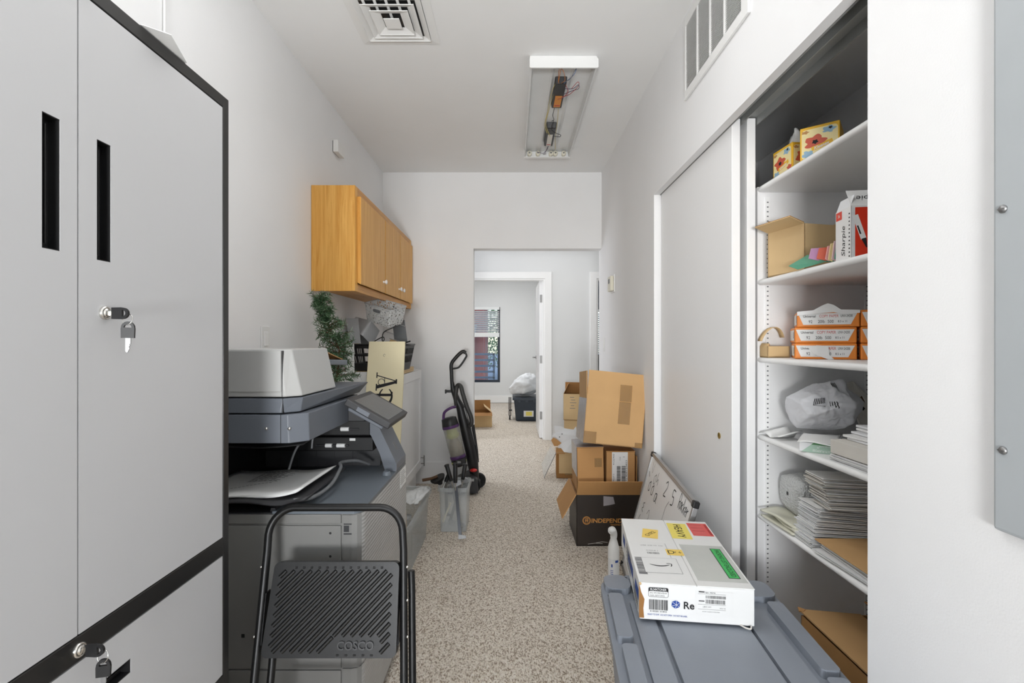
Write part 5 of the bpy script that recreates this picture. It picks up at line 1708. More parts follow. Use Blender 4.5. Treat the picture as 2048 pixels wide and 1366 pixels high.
# ------------------------------------------------------------------ grey storage tote with a lid, and the white carton on it
TZ = .485
MT = Matrix.Translation((.289, 1.60, 0)) @ Matrix.Rotation(R(-4.8), 4, 'Z')     # local: x across, y away (negative = nearer)
W_, L_ = .530, .86
t = thing('storage_tote', 'large slate grey storage tote with ribbed lid', 'tote', MT @ Matrix.Translation((W_ / 2, -L_ / 2, 0)))
q = MB(MT); q.frustum((.055, W_ - .055, -L_ + .055, -.055), 0, (.022, W_ - .022, -L_ + .022, -.022), TZ - .045)
q.build('body', TOTE, t, bevel=.02, segs=3)
q = MB(MT); q.prism(rrect(0, W_, -L_, 0, .055, 6), 'z', TZ - .045, TZ - .020)
lid = q.build('lid', TOTE, t, bevel=.006, segs=3)
def pad(x0, x1, y0, y1, h, r=.012, name='lid_rib', z0=TZ - .024):
    p = MB(MT); p.prism(rrect(x0, x1, y0, y1, min(r, (x1 - x0) / 2.05, (y1 - y0) / 2.05), 4), 'z', z0, TZ - .020 + h); p.build(name, TOTE, lid, bevel=.005, segs=3)
# raised outer bars
pad(.014, .056, -.345, -.125, .020); pad(.020, .058, -.62, -.372, .020); pad(.014, .056, -.84, -.645, .020)
pad(W_ - .060, W_ - .016, -.440, -.140, .022); pad(W_ - .066, W_ - .020, -.83, -.462, .022)
pad(.010, .090, -.100, -.010, .0195, .03); pad(W_ - .110, W_ - .010, -.110, -.010, .0195, .03); pad(.080, W_ - .095, -.030, -.010, .0195, .008)
q = MB(MT); q.prism(rrect(.095, W_ - .115, -.098, -.034, .012, 4), 'z', TZ - .0205, TZ - .0192); q.build('grip_recess', CP_DARK, lid)
pad(.075, .130, -.83, -.150, .012, .008); pad(.142, .372, -.83, -.185, .0155, .010); pad(.384, .450, -.83, -.170, .012, .008)
q = MB(MT); q.prism(rrect(W_ - .030, W_ - .016, -.128, -.108, .004, 3), 'z', TZ - .0205, TZ - .0190); q.build('latch_slot', INK, lid)
q = MB(MT); q.prism(rrect(.016, .028, -.112, -.099, .003, 3), 'z', TZ - .0205, TZ - .0190); q.build('latch_slot', INK, lid)

MBX = Matrix.Translation((.351, 1.330, TZ + .0025)) @ Matrix.Rotation(R(-7), 4, 'Z')
bw, bd, bh = .300, .485, .100
t = thing('shipping_box', 'white shipping box covered in stickers on the grey tote lid', 'box', MBX @ Matrix.Translation((bw / 2, bd / 2, 0)))
q = MB(MBX); q.box(0, bw, 0, bd, 0, bh - .003); q.build('carton', WHITEBOX, t, bevel=.0015)
q = MB(MBX); q.box(-.001, bw * .505 - .001, -.001, bd, bh - .0028, bh); q.build('flap', WHITEBOX, t, bevel=.0012)
q = MB(MBX); q.box(bw * .505 + .001, bw + .001, -.001, bd, bh - .0028, bh); q.build('flap', WHITEBOX, t, bevel=.0012)
q = MB(MBX); q.prism([(-.0014, .004), (.012, .004), (.010, .030), (.013, .055), (.004, .075), (-.0014, .098)], 'y', -.0010, -.0002); q.build('torn_edge', KRAFTIN, t)
q = MB(MBX); q.ball((.0015, .0, bh - .003), (.004, .003, .004), 10); q.build('dented_corner', KRAFTL, t)
TOP = MBX @ frame((0, 0, bh + .0003), (1, 0, 0), (0, 1, 0))
# stickers on top (x across, y away)
q = MB(); G = TOP @ Matrix.Translation((.190, .385, .0002)) @ Matrix.Rotation(R(-2), 4, 'Z')
q.rect(G, -.036, .030, -.068, .070); q.text('HEAVY', .026, G @ Matrix.Translation((-.002, 0, .0003)) @ Matrix.Rotation(R(-90), 4, 'Z'), 1, 0, .004, .115); q.build('heavy_sticker', [YELLOW, INK], t)
q = MB(); G = TOP @ Matrix.Translation((.262, .410, .0001)); q.rect(G, -.034, .034, -.060, .055); q.rect(G, -.030, .014, -.055, .050, 1, .0002)
q.rect(G, .018, .021, -.055, .050, 1, .0002)
for yy in (.038, .010, -.018):
    q.rect(G, -.030, .014, yy - .0012, yy + .0012, 2, .0004)
q.barcode(G @ Matrix.Translation((0, 0, .0004)) @ Matrix.Rotation(R(90), 4, 'Z'), -.05, .045, -.032, -.024, 2, 7)
q.build('red_sticker', [REDS, mk('red sticker field', (224, 104, 100), rough=.6), REDD], t)
q = MB(); G = TOP @ Matrix.Translation((.083, .350, .0002)) @ Matrix.Rotation(R(-10), 4, 'Z'); q.rect(G, -.026, .026, -.040, .040); q.text('GYR2', .016, G @ Matrix.Translation((.0, -.002, .0003)) @ Matrix.Rotation(R(60), 4, 'Z'), 1, 0, 0, .05); q.build('amber_sticker', [YELLOWO, INK], t)
q = MB(); G = TOP @ Matrix.Translation((.137, .208, .0002)); q.rect(G, -.027, .024, -.024, .020); q.text('D', .022, G @ Matrix.Translation((-.012, -.002, .0003)), 1); q.text('1 6', .012, G @ Matrix.Translation((.009, -.001, .0003)), 1); q.build('amber_sticker', [YELLOWO, INK], t)
q = MB(); G = TOP @ Matrix.Translation((.067, .215, .0001)); q.rect(G, -.060, .050, -.055, .062)
q.text('LGB8  SHIP TO  7731', .006, G @ Matrix.Translation((.005, .035, .0002)), 1, 0, 0, .07); q.barcode(G @ Matrix.Translation((0, 0, .0002)), -.018, .020, -.028, -.016, 1, 3); q.text('CYCLE 1', .007, G @ Matrix.Translation((0, -.004, .0002)), 1, 0, 0, .035)
q.rect(G, .0495, .0505, -.050, .055, 1, .0002); q.build('address_label', [PAPER, INKG], t)
q = MB(); G = TOP @ Matrix.Translation((.075, .112, .0001)); q.rect(G, -.050, .055, -.050, .048); q.rect(G, -.049, .054, -.049, .047, 1, .0001)
sm = [(-.030 + .058 * u, .004 - .040 * u * (1 - u)) for u in [i / 14 for i in range(15)]]
q.ribbon(G @ Matrix.Translation((0, 0, .0003)), sm, [.0012 + .0045 * math.sin(math.pi * i / 14) ** .6 for i in range(15)], 2)
q.ribbon(G @ Matrix.Translation((0, 0, .0003)), [(.020, .012), (.028, .013), (.034, .010), (.033, .000), (.030, -.006)], .0030, 2); q.build('smile_label', [INKG, PAPER, INK], t)
q = MB(); G = TOP @ Matrix.Translation((.016, .105, .0001)) @ Matrix.Rotation(R(90), 4, 'Z'); q.barcode(G, -.055, .055, -.014, .010, 0, 12); q.build('edge_barcode', INKG, t)
q = MB(); G = TOP @ Matrix.Translation((.232, .150, .0001)); q.rect(G, -.070, .064, -.120, .120); q.build('document_pouch', POUCH, t)
q = MB(); G = TOP @ Matrix.Translation((.267, .150, .0003)); q.rect(G, -.016, .016, -.098, .098, 1); q.rect(G, -.0138, .0138, -.0955, .0955, 0, .0001)
q.text('PACKING LIST ENCLOSED', .0135, G @ Matrix.Translation((.002, 0, .0003)) @ Matrix.Rotation(R(-90), 4, 'Z'), 1, 0, .004, .175); q.build('packing_list_strip', [GREENS, INK], t)
# near end print
FR = MBX @ frame((0, -.0012, 0), (1, 0, 0), (0, 0, 1))
q = MB(); G = FR @ Matrix.Translation((.050, .076, 0))
q.add([G @ Vector((p[0], p[1], 0)) for p in rrect(-.0265, .0265, -.013, .013, .004, 3)], [tuple(range(16))], 0)
q.add([G @ Vector((p[0], p[1], .0001)) for p in rrect(-.0255, .0255, -.012, .003, .003, 3)], [tuple(range(16))], 1)
q.text('RL24XTONER', .006, G @ Matrix.Translation((0, .008, .0002)), 1, 0, .01, .043); q.text('SKU: RM-M85547B100', .0042, G @ Matrix.Translation((0, -.0015, .0003)), 0, 0, 0, .045); q.text('ASIN: B07V1V5T2', .0042, G @ Matrix.Translation((-.003, -.0085, .0003)), 0, 0, 0, .038)
q.barcode(FR, .025, .076, .028, .056, 0, 21); q.text('8 40281 01843', .004, FR @ Matrix.Translation((.05, .024, 0)), 0, 0, 0, .044)
q.text('Re', .020, FR @ Matrix.Translation((.131, .045, 0)), 0, 0, .02)
q.build('end_print', [INK, WHITEBOX], t)
q = MB(); G = FR @ Matrix.Translation((.096, .046, 0))
hx = [(.0125 * math.cos(R(60 * i + 25)), .0115 * math.sin(R(60 * i + 25))) for i in range(6)]
q.add([G @ Vector((a, b, 0)) for a, b in hx], [tuple(range(6))], 0)
for a, b in hx[::1][:6]:
    q.ribbon(G @ Matrix.Translation((0, 0, .0002)), [(.002, -.001), (a * .95, b * .95)], .0009, 1)
q.text('READY TO SHIP - DO NOT OPEN - DO NOT RE-LABEL', .0042, FR @ Matrix.Translation((.074, .015, 0)), 0, 0, .01, .105)
q.build('blue_logo', [INKB, WHITEBOX], t)
q = MB(); G = FR @ Matrix.Translation((.198, .055, .0002)); q.rect(G, -.050, .048, -.032, .032); 
q.rect(G, -.042, -.027, .0285, .0315, 1, .0002); q.rect(G, -.042, -.027, .004, .0065, 1, .0002)
q.barcode(G @ Matrix.Translation((0, 0, .0002)), -.024, .028, .013, .021, 1, 31); q.barcode(G @ Matrix.Translation((0, 0, .0002)), -.024, .028, -.001, .010, 1, 33)
for yy in (-.004, -.017, .0245):
    q.rect(G, -.044, .028, yy, yy + .0006, 1, .0002)
q.text('FBA  MEM6', .004, G @ Matrix.Translation((-.012, .0285, .0002)), 1); q.text('RETURN TO SENDER IF UNDELIVERED', .0022, G @ Matrix.Translation((-.01, -.023, .0002)), 1, 0, 0, .045); q.text('LEX1 KY', .004, G @ Matrix.Translation((-.02, -.010, .0002)), 1); q.text('NOV 42', .003, G @ Matrix.Translation((.02, -.012, .0002)), 1)
q.build('shipping_label', [PAPER, INK], t)
SDE = MBX @ frame((-.0008, 0, 0), (0, -1, 0), (0, 0, 1))
for x0, x1 in ((-.09, -.02), (-.27, -.14), (-.42, -.36)):
    q = MB(); q.rect(SDE, x0, x1, .040, .070); q.build('side_print', INKB, t)
q = MB()
for k in range(6):
    q.rect(SDE, -.30 - .004 * k, -.20 + .006 * (k % 3), .018 + k * .011, .023 + k * .011)
    q.rect(SDE, -.12 - .004 * k, -.03, .010 + k * .006, .0125 + k * .006)
q.build('side_text', INKG, t)
q = MB(); q.tube(catmull([(.612, 1.30, TZ + .004), (.622, 1.286, TZ + .003), (.632, 1.280, TZ + .004), (.637, 1.287, TZ + .006)], 5), .0022, n=6)
tag(q.build('curled_label_scrap', PAPERG), 'curled scrap of tape on the tote lid at the white box corner', 'scrap')

# ------------------------------------------------------------------ things in the far office
M = place(-.60, 7.03, 0, rz=6)
t = carton('open_carton', 'low open brown carton on the office floor', M, .31, .34, .21, KRAFTL, KRAFTIN, {'front': (.12, 105), 'back': (.15, 20), 'right': (.14, -50)})
t = thing('dark_tote', 'dark blue plastic tote under a white bag in the office', 'tote', (.23, 7.8, 0))
MD = place(.232, 7.82)
q = MB(MD); q.frustum((-.17, .17, -.24, .24), .0, (-.205, .205, -.28, .28), .355); q.build('body', TOTED, t, bevel=.02, segs=3)
q = MB(MD); q.prism(rrect(-.225, .225, -.30, .30, .03, 4), 'z', .335, .368); q.build('rim', TOTED, t, bevel=.006)
q = MB(MD)
for x in (-.12, 0, .12):
    q.box(x - .02, x + .02, -.298, -.27, .30, .336)
q.build('rim_lug', TOTED, t)
q = MB(); F = MD @ frame((.03, -.262, .12), (1, 0, 0), (0, -.1, 1)); q.rect(F, -.08, .075, -.045, .05, 0, .006); q.rect(F, -.045, .05, -.03, .035, 1, .0065); q.build('label', [PAPER, YELLOW], t)
q = facet_bag((.215, 7.80, .545), (.30, .27, .22), 9, 60, 38, zmin=.372, planes=44, rough=.07, spread=.36); tag(q.build('plastic_bag', LINEN), 'bulging white plastic bag heaped on the dark tote', 'bag')
t = thing('luggage_cart', 'folded black luggage cart beside the dark tote', 'cart', (-.02, 7.75, 0))
for x in (-.045, -.02):
    q = MB(); q.tube([(x, 7.74, .06), (x, 7.74, .36)], .008); q.build('upright', BLK, t)
q = MB(frame((-.035, 7.73, .035), (0, 1, 0), (0, 0, 1))); q.lathe([(.035, -.012), (.035, .012)], n=18); q.build('wheel', BLKR, t)
q = MB(); q.box(-.05, .0, 7.73, 7.75, .14, .16); q.build('crosspiece', BLK, t)
q = MB(); q.box(.005, .020, 7.72, 7.95, .02, .22); tag(q.build('acrylic_board', CLEARP2), 'pale plastic panel leaning between cart and dark tote', 'board')
# chair in the second room, glimpsed past the wall end
t = thing('office_chair', 'dark office chair glimpsed through the narrow gap by the wall end', 'chair', (1.50, 8.4, 0))
q = MB(); q.prism(rrect(1.28, 1.72, .52, 1.02, .08, 5), 'y', 8.55, 8.61); q.build('backrest', BLK, t, bevel=.02)
q = MB(); q.prism(rrect(1.26, 1.74, 8.10, 8.56, .08, 5), 'z', .44, .52); q.build('seat', BLK, t, bevel=.02)
q = MB(); q.tube([(1.5, 8.33, .06), (1.5, 8.33, .44)], .03); q.build('column', BLK, t)
for k in range(5):
    a = R(72 * k + 15)
    q = MB(); q.tube([(1.5, 8.33, .09), (1.5 + .28 * math.cos(a), 8.33 + .28 * math.sin(a), .05)], [.025, .016]); q.ball((1.5 + .28 * math.cos(a), 8.33 + .28 * math.sin(a), .028), .028, 10); q.build('leg', BLK, t)
# ------------------------------------------------------------------ closet contents
S1, S2, S3, S4, S5 = SZ
E = .0006


def on(F, rects):
    pass


# floral tissue boxes on the top shelf
def petal(q, F, cx, cy, r, m, seed, n=64, sq=.8):
    rn = random.Random(seed)
    ph = rn.random() * 6
    pts = [F @ Vector((cx + r * (1 + .18 * math.sin(5 * a + ph) + .08 * math.sin(9 * a)) * math.cos(a), cy + r * sq * (1 + .18 * math.sin(5 * a + ph)) * math.sin(a), 0)) for a in [2 * math.pi * i / n for i in range(n)]]
    q.add(pts, [tuple(range(n))], m)


def tissue_box(M, lb, seed, puff):
    t = thing('tissue_box', lb, 'tissue box', M, 'floral tissue boxes')
    w, h = .110, .114
    q = MB(M); q.box(0, w, 0, w, 0, h); q.build('carton', GOLD, t, bevel=.002)
    for F, sd in ((frame((w / 2, -.0005, h / 2), (1, 0, 0), (0, 0, 1)), 0), (frame((-.0005, w / 2, h / 2), (0, -1, 0), (0, 0, 1)), 3)):
        F = M @ F
        q = MB(); T = Matrix.Translation
        q.add([F @ Vector((p[0], p[1], 0)) for p in rrect(-.050, .050, -.048, .048, .01, 3)], [tuple(range(16))], 3)
        petal(q, F @ T((0, 0, .0002)), .026, .036, .017, 2, seed + sd + 1, sq=.6); petal(q, F @ T((0, 0, .0002)), -.032, -.034, .016, 2, seed + sd + 2)
        petal(q, F @ T((0, 0, .0002)), .018, -.005, .013, 1, seed + sd + 4, sq=.5)
        petal(q, F @ T((0, 0, .0003)), -.012, .004, .028, 0, seed + sd, sq=.75); petal(q, F @ T((0, 0, .0004)), -.012, .004, .008, 4, seed + sd + 6)
        petal(q, F @ T((0, 0, .0003)), .040, -.026, .012, 0, seed + sd + 8); petal(q, F @ T((0, 0, .0003)), .030, .040, .005, 4, seed + sd + 9)
        petal(q, F @ T((0, 0, .0002)), -.040, .040, .010, 5, seed + sd + 10, sq=.5)
        q.ribbon(F @ T((0, 0, .0005)), [(-.022, -.018), (.005, -.012), (.036, -.002)], .013, 1); q.text('Kleenex', .010, F @ T((.006, -.0115, .0008)) @ Matrix.Rotation(R(15), 4, 'Z'), 6, .3, .02, .044)
        q.build('floral_print', [POPPY, GOLD, SKYP, CREAMP, INK, KRAFTD, WHITEBOX], t)
    q = MB(M); q.add([(w / 2 + .032 * math.cos(a), w / 2 + .022 * math.sin(a), h + .0006) for a in [2 * math.pi * i / 20 for i in range(20)]], [tuple(range(20))]); q.build('opening', INK, t)
    if puff:
        q = MB(M)
        def fn(u, v):
            a = 2 * math.pi * u; r = (.024 - .010 * v) * (1 + .35 * math.sin(3 * a + 2 * v) + .15 * math.sin(7 * a))
            return (w / 2 + r * math.cos(a) * 1.1, w / 2 + r * math.sin(a), h - .004 + .062 * v + .010 * math.sin(2 * a) * v)
        q.grid(fn, 30, 8, wrap=True); q.build('tissue', PAPER, t, solid=.001)
    return t


tissue_box(place(.953, 1.600, S1 + E, rz=-39.6), 'yellow floral tissue box at the front, facing out from the top shelf', 3, False)
tissue_box(place(.985, 1.700, S1 + E, rz=4), 'yellow floral tissue box behind another, a white tissue sticking up', 12, True)

# second shelf: open carton, marker box, colour cards
M = place(.975, 1.612, S2 + E, rz=13)
t = carton('open_carton', 'open brown carton on the second closet shelf beside the marker box', M, .22, .165, .160, KRAFTL, KRAFTIN, {'back': (.045, 2), 'left': (.06, 72), 'right': (.04, -60)})
MS = place(.960, 1.369, S2 + E, rz=-8)
t = thing('marker_box', 'white and red marker box with its lid flap up on the second shelf', 'box', MS)
mw, md, mh = .125, .083, .150
q = MB(MS); q.box(0, mw, 0, md, 0, .002); q.box(0, .002, 0, md, 0, mh); q.box(mw - .002, mw, 0, md, 0, mh); q.box(0, mw, md - .002, md, 0, mh); q.box(0, mw, 0, .002, 0, mh); q.build('carton', WHITEBOX, t)
FL = MS @ frame((-.0005, md / 2, mh / 2), (0, -1, 0), (0, 0, 1)); FF = MS @ frame((mw / 2, -.0005, mh / 2), (1, 0, 0), (0, 0, 1))
q = MB(); q.text('Sharpie', .026, FL @ Matrix.Translation((.004, -.018, 0)) @ Matrix.Rotation(R(90), 4, 'Z'), 1, .25, .0, .088)
q.rect(FL, -.038, -.006, .048, .072, 0); q.text('36', .009, FL @ Matrix.Translation((-.022, .060, .0003)), 2)
for k in range(12):
    q.rect(FL, .030, .036, -.068 + k * .011, -.064 + k * .011, 1)
q.build('side_print', [SHARP, INK, WHITEBOX], t)
q = MB(); q.rect(FF, -.052, .056, -.072, .070, 0); q.rect(FF, -.062, -.054, -.072, .070, 3)
q.ribbon(FF @ Matrix.Translation((0, 0, .0003)), [(-.052, .048), (-.030, -.020)], .015, 2); q.ribbon(FF @ Matrix.Translation((0, 0, .0004)), [(-.030, -.018), (-.022, -.044)], [.013, .003], 1); q.ribbon(FF @ Matrix.Translation((0, 0, .0004)), [(-.046, .018), (-.038, -.006)], .004, 1)
for k in range(4):
    q.rect(FF, -.012, .014, .020 - k * .008, .024 - k * .008, 2, .0003)
q.ribbon(FF @ Matrix.Translation((0, 0, .0003)), [(-.014, .050), (.006, .058), (.014, .044), (-.004, .036)], .006, 1)
q.text('&', .020, FF @ Matrix.Translation((.0, -.056, .0003)), 2, 0, .01)
q.build('front_print', [SHARP, INK, WHITEBOX, PAPERC], t)
fl = MB(MS @ frame((mw / 2, 0, mh), (1, 0, 0), (0, .55, 1))); fl.box(-mw / 2, mw / 2, 0, .058, -.0012, 0); fo = fl.build('lid_flap', WHITEBOX, t)
G = MS @ frame((mw / 2, -.0004, mh), (1, 0, 0), (0, .55, 1)) @ Matrix.Translation((0, .030, .0004)) @ Matrix.Rotation(R(180), 4, 'Z')
q = MB(); q.text('Sharpie', .024, G, 0, .25, 0, .085); q.build('flap_print', INK, fo)
fl = MB(MS @ frame((0, md, mh), (0, -1, 0), (.35, 0, 1))); fl.box(.004, md - .004, 0, .035, -.001, 0); fl.build('side_flap', PAPERC, t)
t = thing('card_tray', 'green paper tray folded open under the colour cards', 'tray', (.95, 1.55, S2))
q = MB(); q.slab([(.915, 1.60, S2 + .016), (.962, 1.575, S2 + .048), (.972, 1.50, S2 + .014), (.931, 1.575, S2 + .001)], (-.6, -.8, .5), .0015)
q.slab([(.962, 1.575, S2 + .048), (1.02, 1.54, S2 + .040), (1.015, 1.46, S2 + .001), (.972, 1.50, S2 + .014)], (-.3, -.9, .6), .0015); q.build('tray', mk('sage green card', (92, 156, 128), rough=.5), t)
for (px0, py0, px1, py1, Y, mt, lb) in ((1618, 497, 1638, 521, 1.500, LAV, 'lavender'), (1634, 496, 1653, 521, 1.495, CORAL, 'coral red'), (1651, 492, 1659, 522, 1.488, PINK, 'pink'), (1657, 487, 1665, 523, 1.482, CREAMP, 'cream'), (1664, 482, 1672, 522, 1.474, mk('blush card', (238, 200, 204), rough=.5), 'pale blush'), (1670, 474, 1685, 521, 1.466, TEAL, 'teal')):
    a, b, c, d = at(px0 + 5, py0, Y), at(px1 + 5, py0 - 2, Y), at(px1, py1, Y - .006), at(px0, py1 - 4, Y - .006)
    q = MB(); q.slab([a, b, c, d], (0, -1, .1), .003)
    o = q.build('colour_card', mt); tag(o, lb + ' colour card in the fanned row beside the marker box', 'card', 'fanned colour cards')

# third shelf: six reams of paper and a kraft tray
t0 = None
RW, RD, RH = .176, .200, .0535
def ream(M, lb, torn):
    t = thing('paper_ream', lb, 'paper ream', M, 'orange reams of copy paper')
    q = MB(M); q.box(0, RW, 0, RD, 0, RH); q.build('wrapper', ORANGE, t, bevel=.004, segs=3)
    F = M @ frame((RW / 2, -.0008, RH / 2), (1, 0, 0), (0, 0, 1)) @ Matrix.Diagonal((RW / .216, 1, 1, 1))
    q = MB()
    q.add([F @ Vector(p) for p in ((-.104, .019, 0), (.100, .019, 0), (.078, -.019, 0), (-.086, -.019, 0))], [(3, 2, 1, 0)], 0)
    T = Matrix.Translation
    q.text('Universal', .0085, F @ T((-.064, .0095, .0003)), 1, 0, .01, .044); q.text('COPY PAPER', .0095, F @ T((.004, .0095, .0003)), 2, 0, 0, .066); q.text('UNV-24200', .0085, F @ T((.064, .0095, .0003)), 1, 0, .0, .040)
    q.text('92', .010, F @ T((-.060, -.0085, .0003)), 1); q.text('20lb', .010, F @ T((-.022, -.0085, .0003)), 1); q.text('500', .010, F @ T((.010, -.0085, .0003)), 1); q.text('8.5 x 11', .007, F @ T((.050, -.0085, .0003)), 1)
    q.build('end_label', [WHITEBOX, INK, mk('ream title red', (206, 70, 60), rough=.5)], t)
    q = MB(); G = M @ frame((-.0008, RD / 2, RH / 2), (0, -1, 0), (0, 0, 1)); q.rect(G, -.08, .08, -.018, .018, 0); q.text('U', .022, G @ T((.06, 0, .0003)), 1, 0, .03); q.build('side_label', [WHITEBOX, INK], t)
    if torn:
        q = MB()
        rn = random.Random(torn)
        if torn == 1:
            pts = [(-.108, .0259), (-.05, .030), (-.02, .045), (.0, .052), (.02, .046), (.045, .030), (.108, .0275), (.108, .018), (.06, .014), (.02, .022), (-.06, .017), (-.108, .012)]
        else:
            pts = [(-.060, .012), (-.03, .020), (.01, .018), (.014, -.012), (.03, -.026), (.01, -.027), (-.04, -.010)]
        q.slab([F @ Vector((p[0], p[1], .0028)) for p in pts], F.col[2].to_3d(), .0012); q.build('torn_wrapper', WHITEBOX, t)
    return t
zz = S3 + E
for i, (lb, torn, x, y, rz) in enumerate((('bottom orange paper ream of the full-view pile, its label torn', 2, .968, 1.655, -27), ('middle orange paper ream of the full-view pile, label intact', 0, .968, 1.655, -26), ('top orange paper ream of the full-view pile under torn white wrapping', 1, .974, 1.652, -28))):
    ream(place(x, y, zz + i * .0540, rz=rz), lb, torn)
for i, (lb, rz) in enumerate((('bottom orange ream half hidden at the pier edge', -27), ('middle orange ream half hidden at the pier edge, wrapper torn', -26.5), ('top orange ream half hidden at the pier edge', -28))):
    ream(place(1.132, 1.569, zz + i * .0545, rz=rz), lb, 3 if i == 1 else 0)
t = carton('kraft_tray', 'shallow kraft tray beside the orange reams on the third shelf', place(.940, 1.778, S3 + E, rz=-2), .080, .060, .042, KRAFTL, KRAFTIN, {'left': (.012, -30)}, cat='tray')
q = MB(); 
def band(u, v):
    a = R(20 + 140 * u); return (.972 + .045 * math.cos(a) * -1, 1.815 + .030 * (v - .5), S3 + .046 + .085 * math.sin(a) * (.55 + .45 * u))
q.grid(band, 18, 1); o = q.build('paper_strip', KRAFTL, solid=.0015); tag(o, 'curled strip of brown paper behind the orange reams', 'paper')

# fourth shelf: mailer bag, torn ream, loose paper
t = thing('mailer_bag', 'crumpled silver mailer bag with printed labels on the fourth shelf', 'bag', (1.05, 1.68, S4 + .05))
pk = [(Vector((-.35, -.85, .30)).normalized(), .20, .26, 5), (Vector((-.80, -.60, -.45)).normalized(), .14, .24, 3), (Vector((.40, -.30, .90)).normalized(), -.30, .30, 2), (Vector((.2, -.95, -.35)).normalized(), .10, .30, 4)]
bagq = facet_bag((1.078, 1.665, S4 + .128), (.098, .10, .094), 26, 120, 80, zmin=S4 + .050, planes=18, rough=.022, spread=.26, pucker=pk)
bagq.build('bag', MAILER, t)
def patch(u0, u1, v0, v1, mt, nm):
    """Printed patch following the bag surface."""
    p = MB(); p.grid(lambda u, v: bagq.pos(u0 + (u1 - u0) * u, v0 + (v1 - v0) * v, .010), 10, 10); p.build(nm, mt, t)
for k in range(7):
    patch(.585 + k * .011, .5905 + k * .011, .55 + .008 * k, .65 + .006 * k, INK, 'printed_bar')
patch(.583, .660, .545, .550, INK, 'printed_bar')
for k in range(4):
    patch(.690 + k * .012, .695 + k * .012, .55 - .008 * k, .63 - .004 * k, INK, 'printed_bar')
for k in range(4):
    patch(.72 + k * .016, .727 + k * .016, .80, .87, INK, 'printed_bar')
t = thing('mailer_bag', 'cream mailer bag with printed address bars, leaning behind the silver one at the pier edge', 'bag', (1.18, 1.62, S4 + .08))
mp = [at(1692, 766, 1.80), at(1708, 762, 1.80), at(1772, 826, 1.80), at(1780, 872, 1.78), at(1728, 868, 1.78), at(1708, 812, 1.80)]
nn = (mp[2] - mp[0]).cross(mp[4] - mp[0])
if nn.y > 0: nn = -nn
q = MB(); q.slab(mp, nn, .012); q.build('bag', mk('cream mailer film', (222, 218, 208), rough=.4, bump=.3, bscale=22), t, bevel=.004)
F = frame((mp[0] + mp[1] + mp[2] + mp[4]) / 4 + nn.normalized() * .002, mp[2] - mp[1], nn.cross(mp[2] - mp[1]))
if F.col[1].to_3d().z < 0: F = frame(F.translation, -(mp[2] - mp[1]), -nn.cross(mp[2] - mp[1]))
for i, (x0, x1, y0, y1) in enumerate(((-.02, .03, .006, .020), (-.03, .02, -.022, -.010), (-.05, -.01, -.046, -.032))):
    q = MB(); q.rect(F, x0, x1, y0, y1); q.build('printed_bar', [BARK, INK, INKG][i], t)
MG = place(.925, 1.558, S4 + E, rz=-37)
t = thing('paper_ream', 'white wrapped paper ream with a green upside-down label on the fourth shelf', 'paper ream', MG)
q = MB(MG); q.box(0, .105, 0, .20, 0, .030); q.build('paper_block', PAPERC, t, bevel=.002)
q = MB(); F = MG @ frame((.0525, -.0006, .015), (1, 0, 0), (0, 0, 1)); q.add([F @ Vector(p) for p in ((-.046, -.015, 0), (.0525, -.015, 0), (.0525, .016, 0), (-.012, .016, 0))], [(0, 1, 2, 3)], 1); q.add([F @ Vector(p) for p in ((-.019, .010, .0002), (.0525, .010, .0002), (.0525, .016, .0002), (-.012, .016, .0002))], [(0, 1, 2, 3)], 0)
q.text('MULTI PURPOSE', .007, F @ Matrix.Translation((.012, -.008, .0004)) @ Matrix.Rotation(R(180), 4, 'Z'), 2, 0, 0, .055); q.text('20', .005, F @ Matrix.Translation((.0, .002, .0004)) @ Matrix.Rotation(R(180), 4, 'Z'), 2); q.text('RECYCLED PAPER', .004, F @ Matrix.Translation((.022, .007, .0005)) @ Matrix.Rotation(R(180), 4, 'Z'), 2, 0, 0, .04)
q.build('green_label', [GREENL, GREENP, WHITEBOX], t)
q = MB(); M_ = MG
q.grid(lambda u, v: MG @ Vector((-.004 + .105 * u, -.012 + .20 * v, .0315 + .013 * math.sin(math.pi * u) * math.sin(math.pi * v) + .003 * math.sin(5 * u + 3 * v))), 14, 12); q.build('loose_wrapper', PAPER, t, solid=.0008)
q = MB()
def strip(u, v):
    return (.9365 + .085 * v + .010 * u, 1.835 - .12 * u, S4 + .0025 + .034 * abs(math.sin(math.pi * (u * 1.5 + .1))) * (.35 + .65 * v))
q.grid(strip, 26, 4); o = q.build('torn_wrapper', PAPER, solid=.0008); tag(o, 'limp torn white wrapper draped along the fourth shelf front', 'wrapper')
rn = random.Random(8)
def sheet_stack(n, x, y, z, w, d, th, rz0, jig, mt_list, lb, group, name='envelope', slump=1.0, cat='envelope', drift=(0, 0)):
    """Pile of thin sheets, each its own object; the far end of the pile is pressed flatter."""
    M = place(x, y, z, rz=rz0)
    for i in range(n):
        G = M @ place(rn.uniform(-jig, jig) + drift[0] * i, rn.uniform(-jig, jig) + drift[1] * i, 0, rz=rn.uniform(-jig, jig) * 500)
        a, b, c, e = i * th, (i + .64) * th, i * th * slump, (i + .64) * th * slump
        q = MB(G)
        q.add([(0, 0, a), (w, 0, c), (w, d, c), (0, d, a), (0, 0, b), (w, 0, e), (w, d, e), (0, d, b)], [(0, 3, 2, 1), (4, 5, 6, 7), (0, 1, 5, 4), (1, 2, 6, 5), (2, 3, 7, 6), (3, 0, 4, 7)])
        o = q.build(name, mt_list[i % len(mt_list)]); tag(o, lb, cat, group)
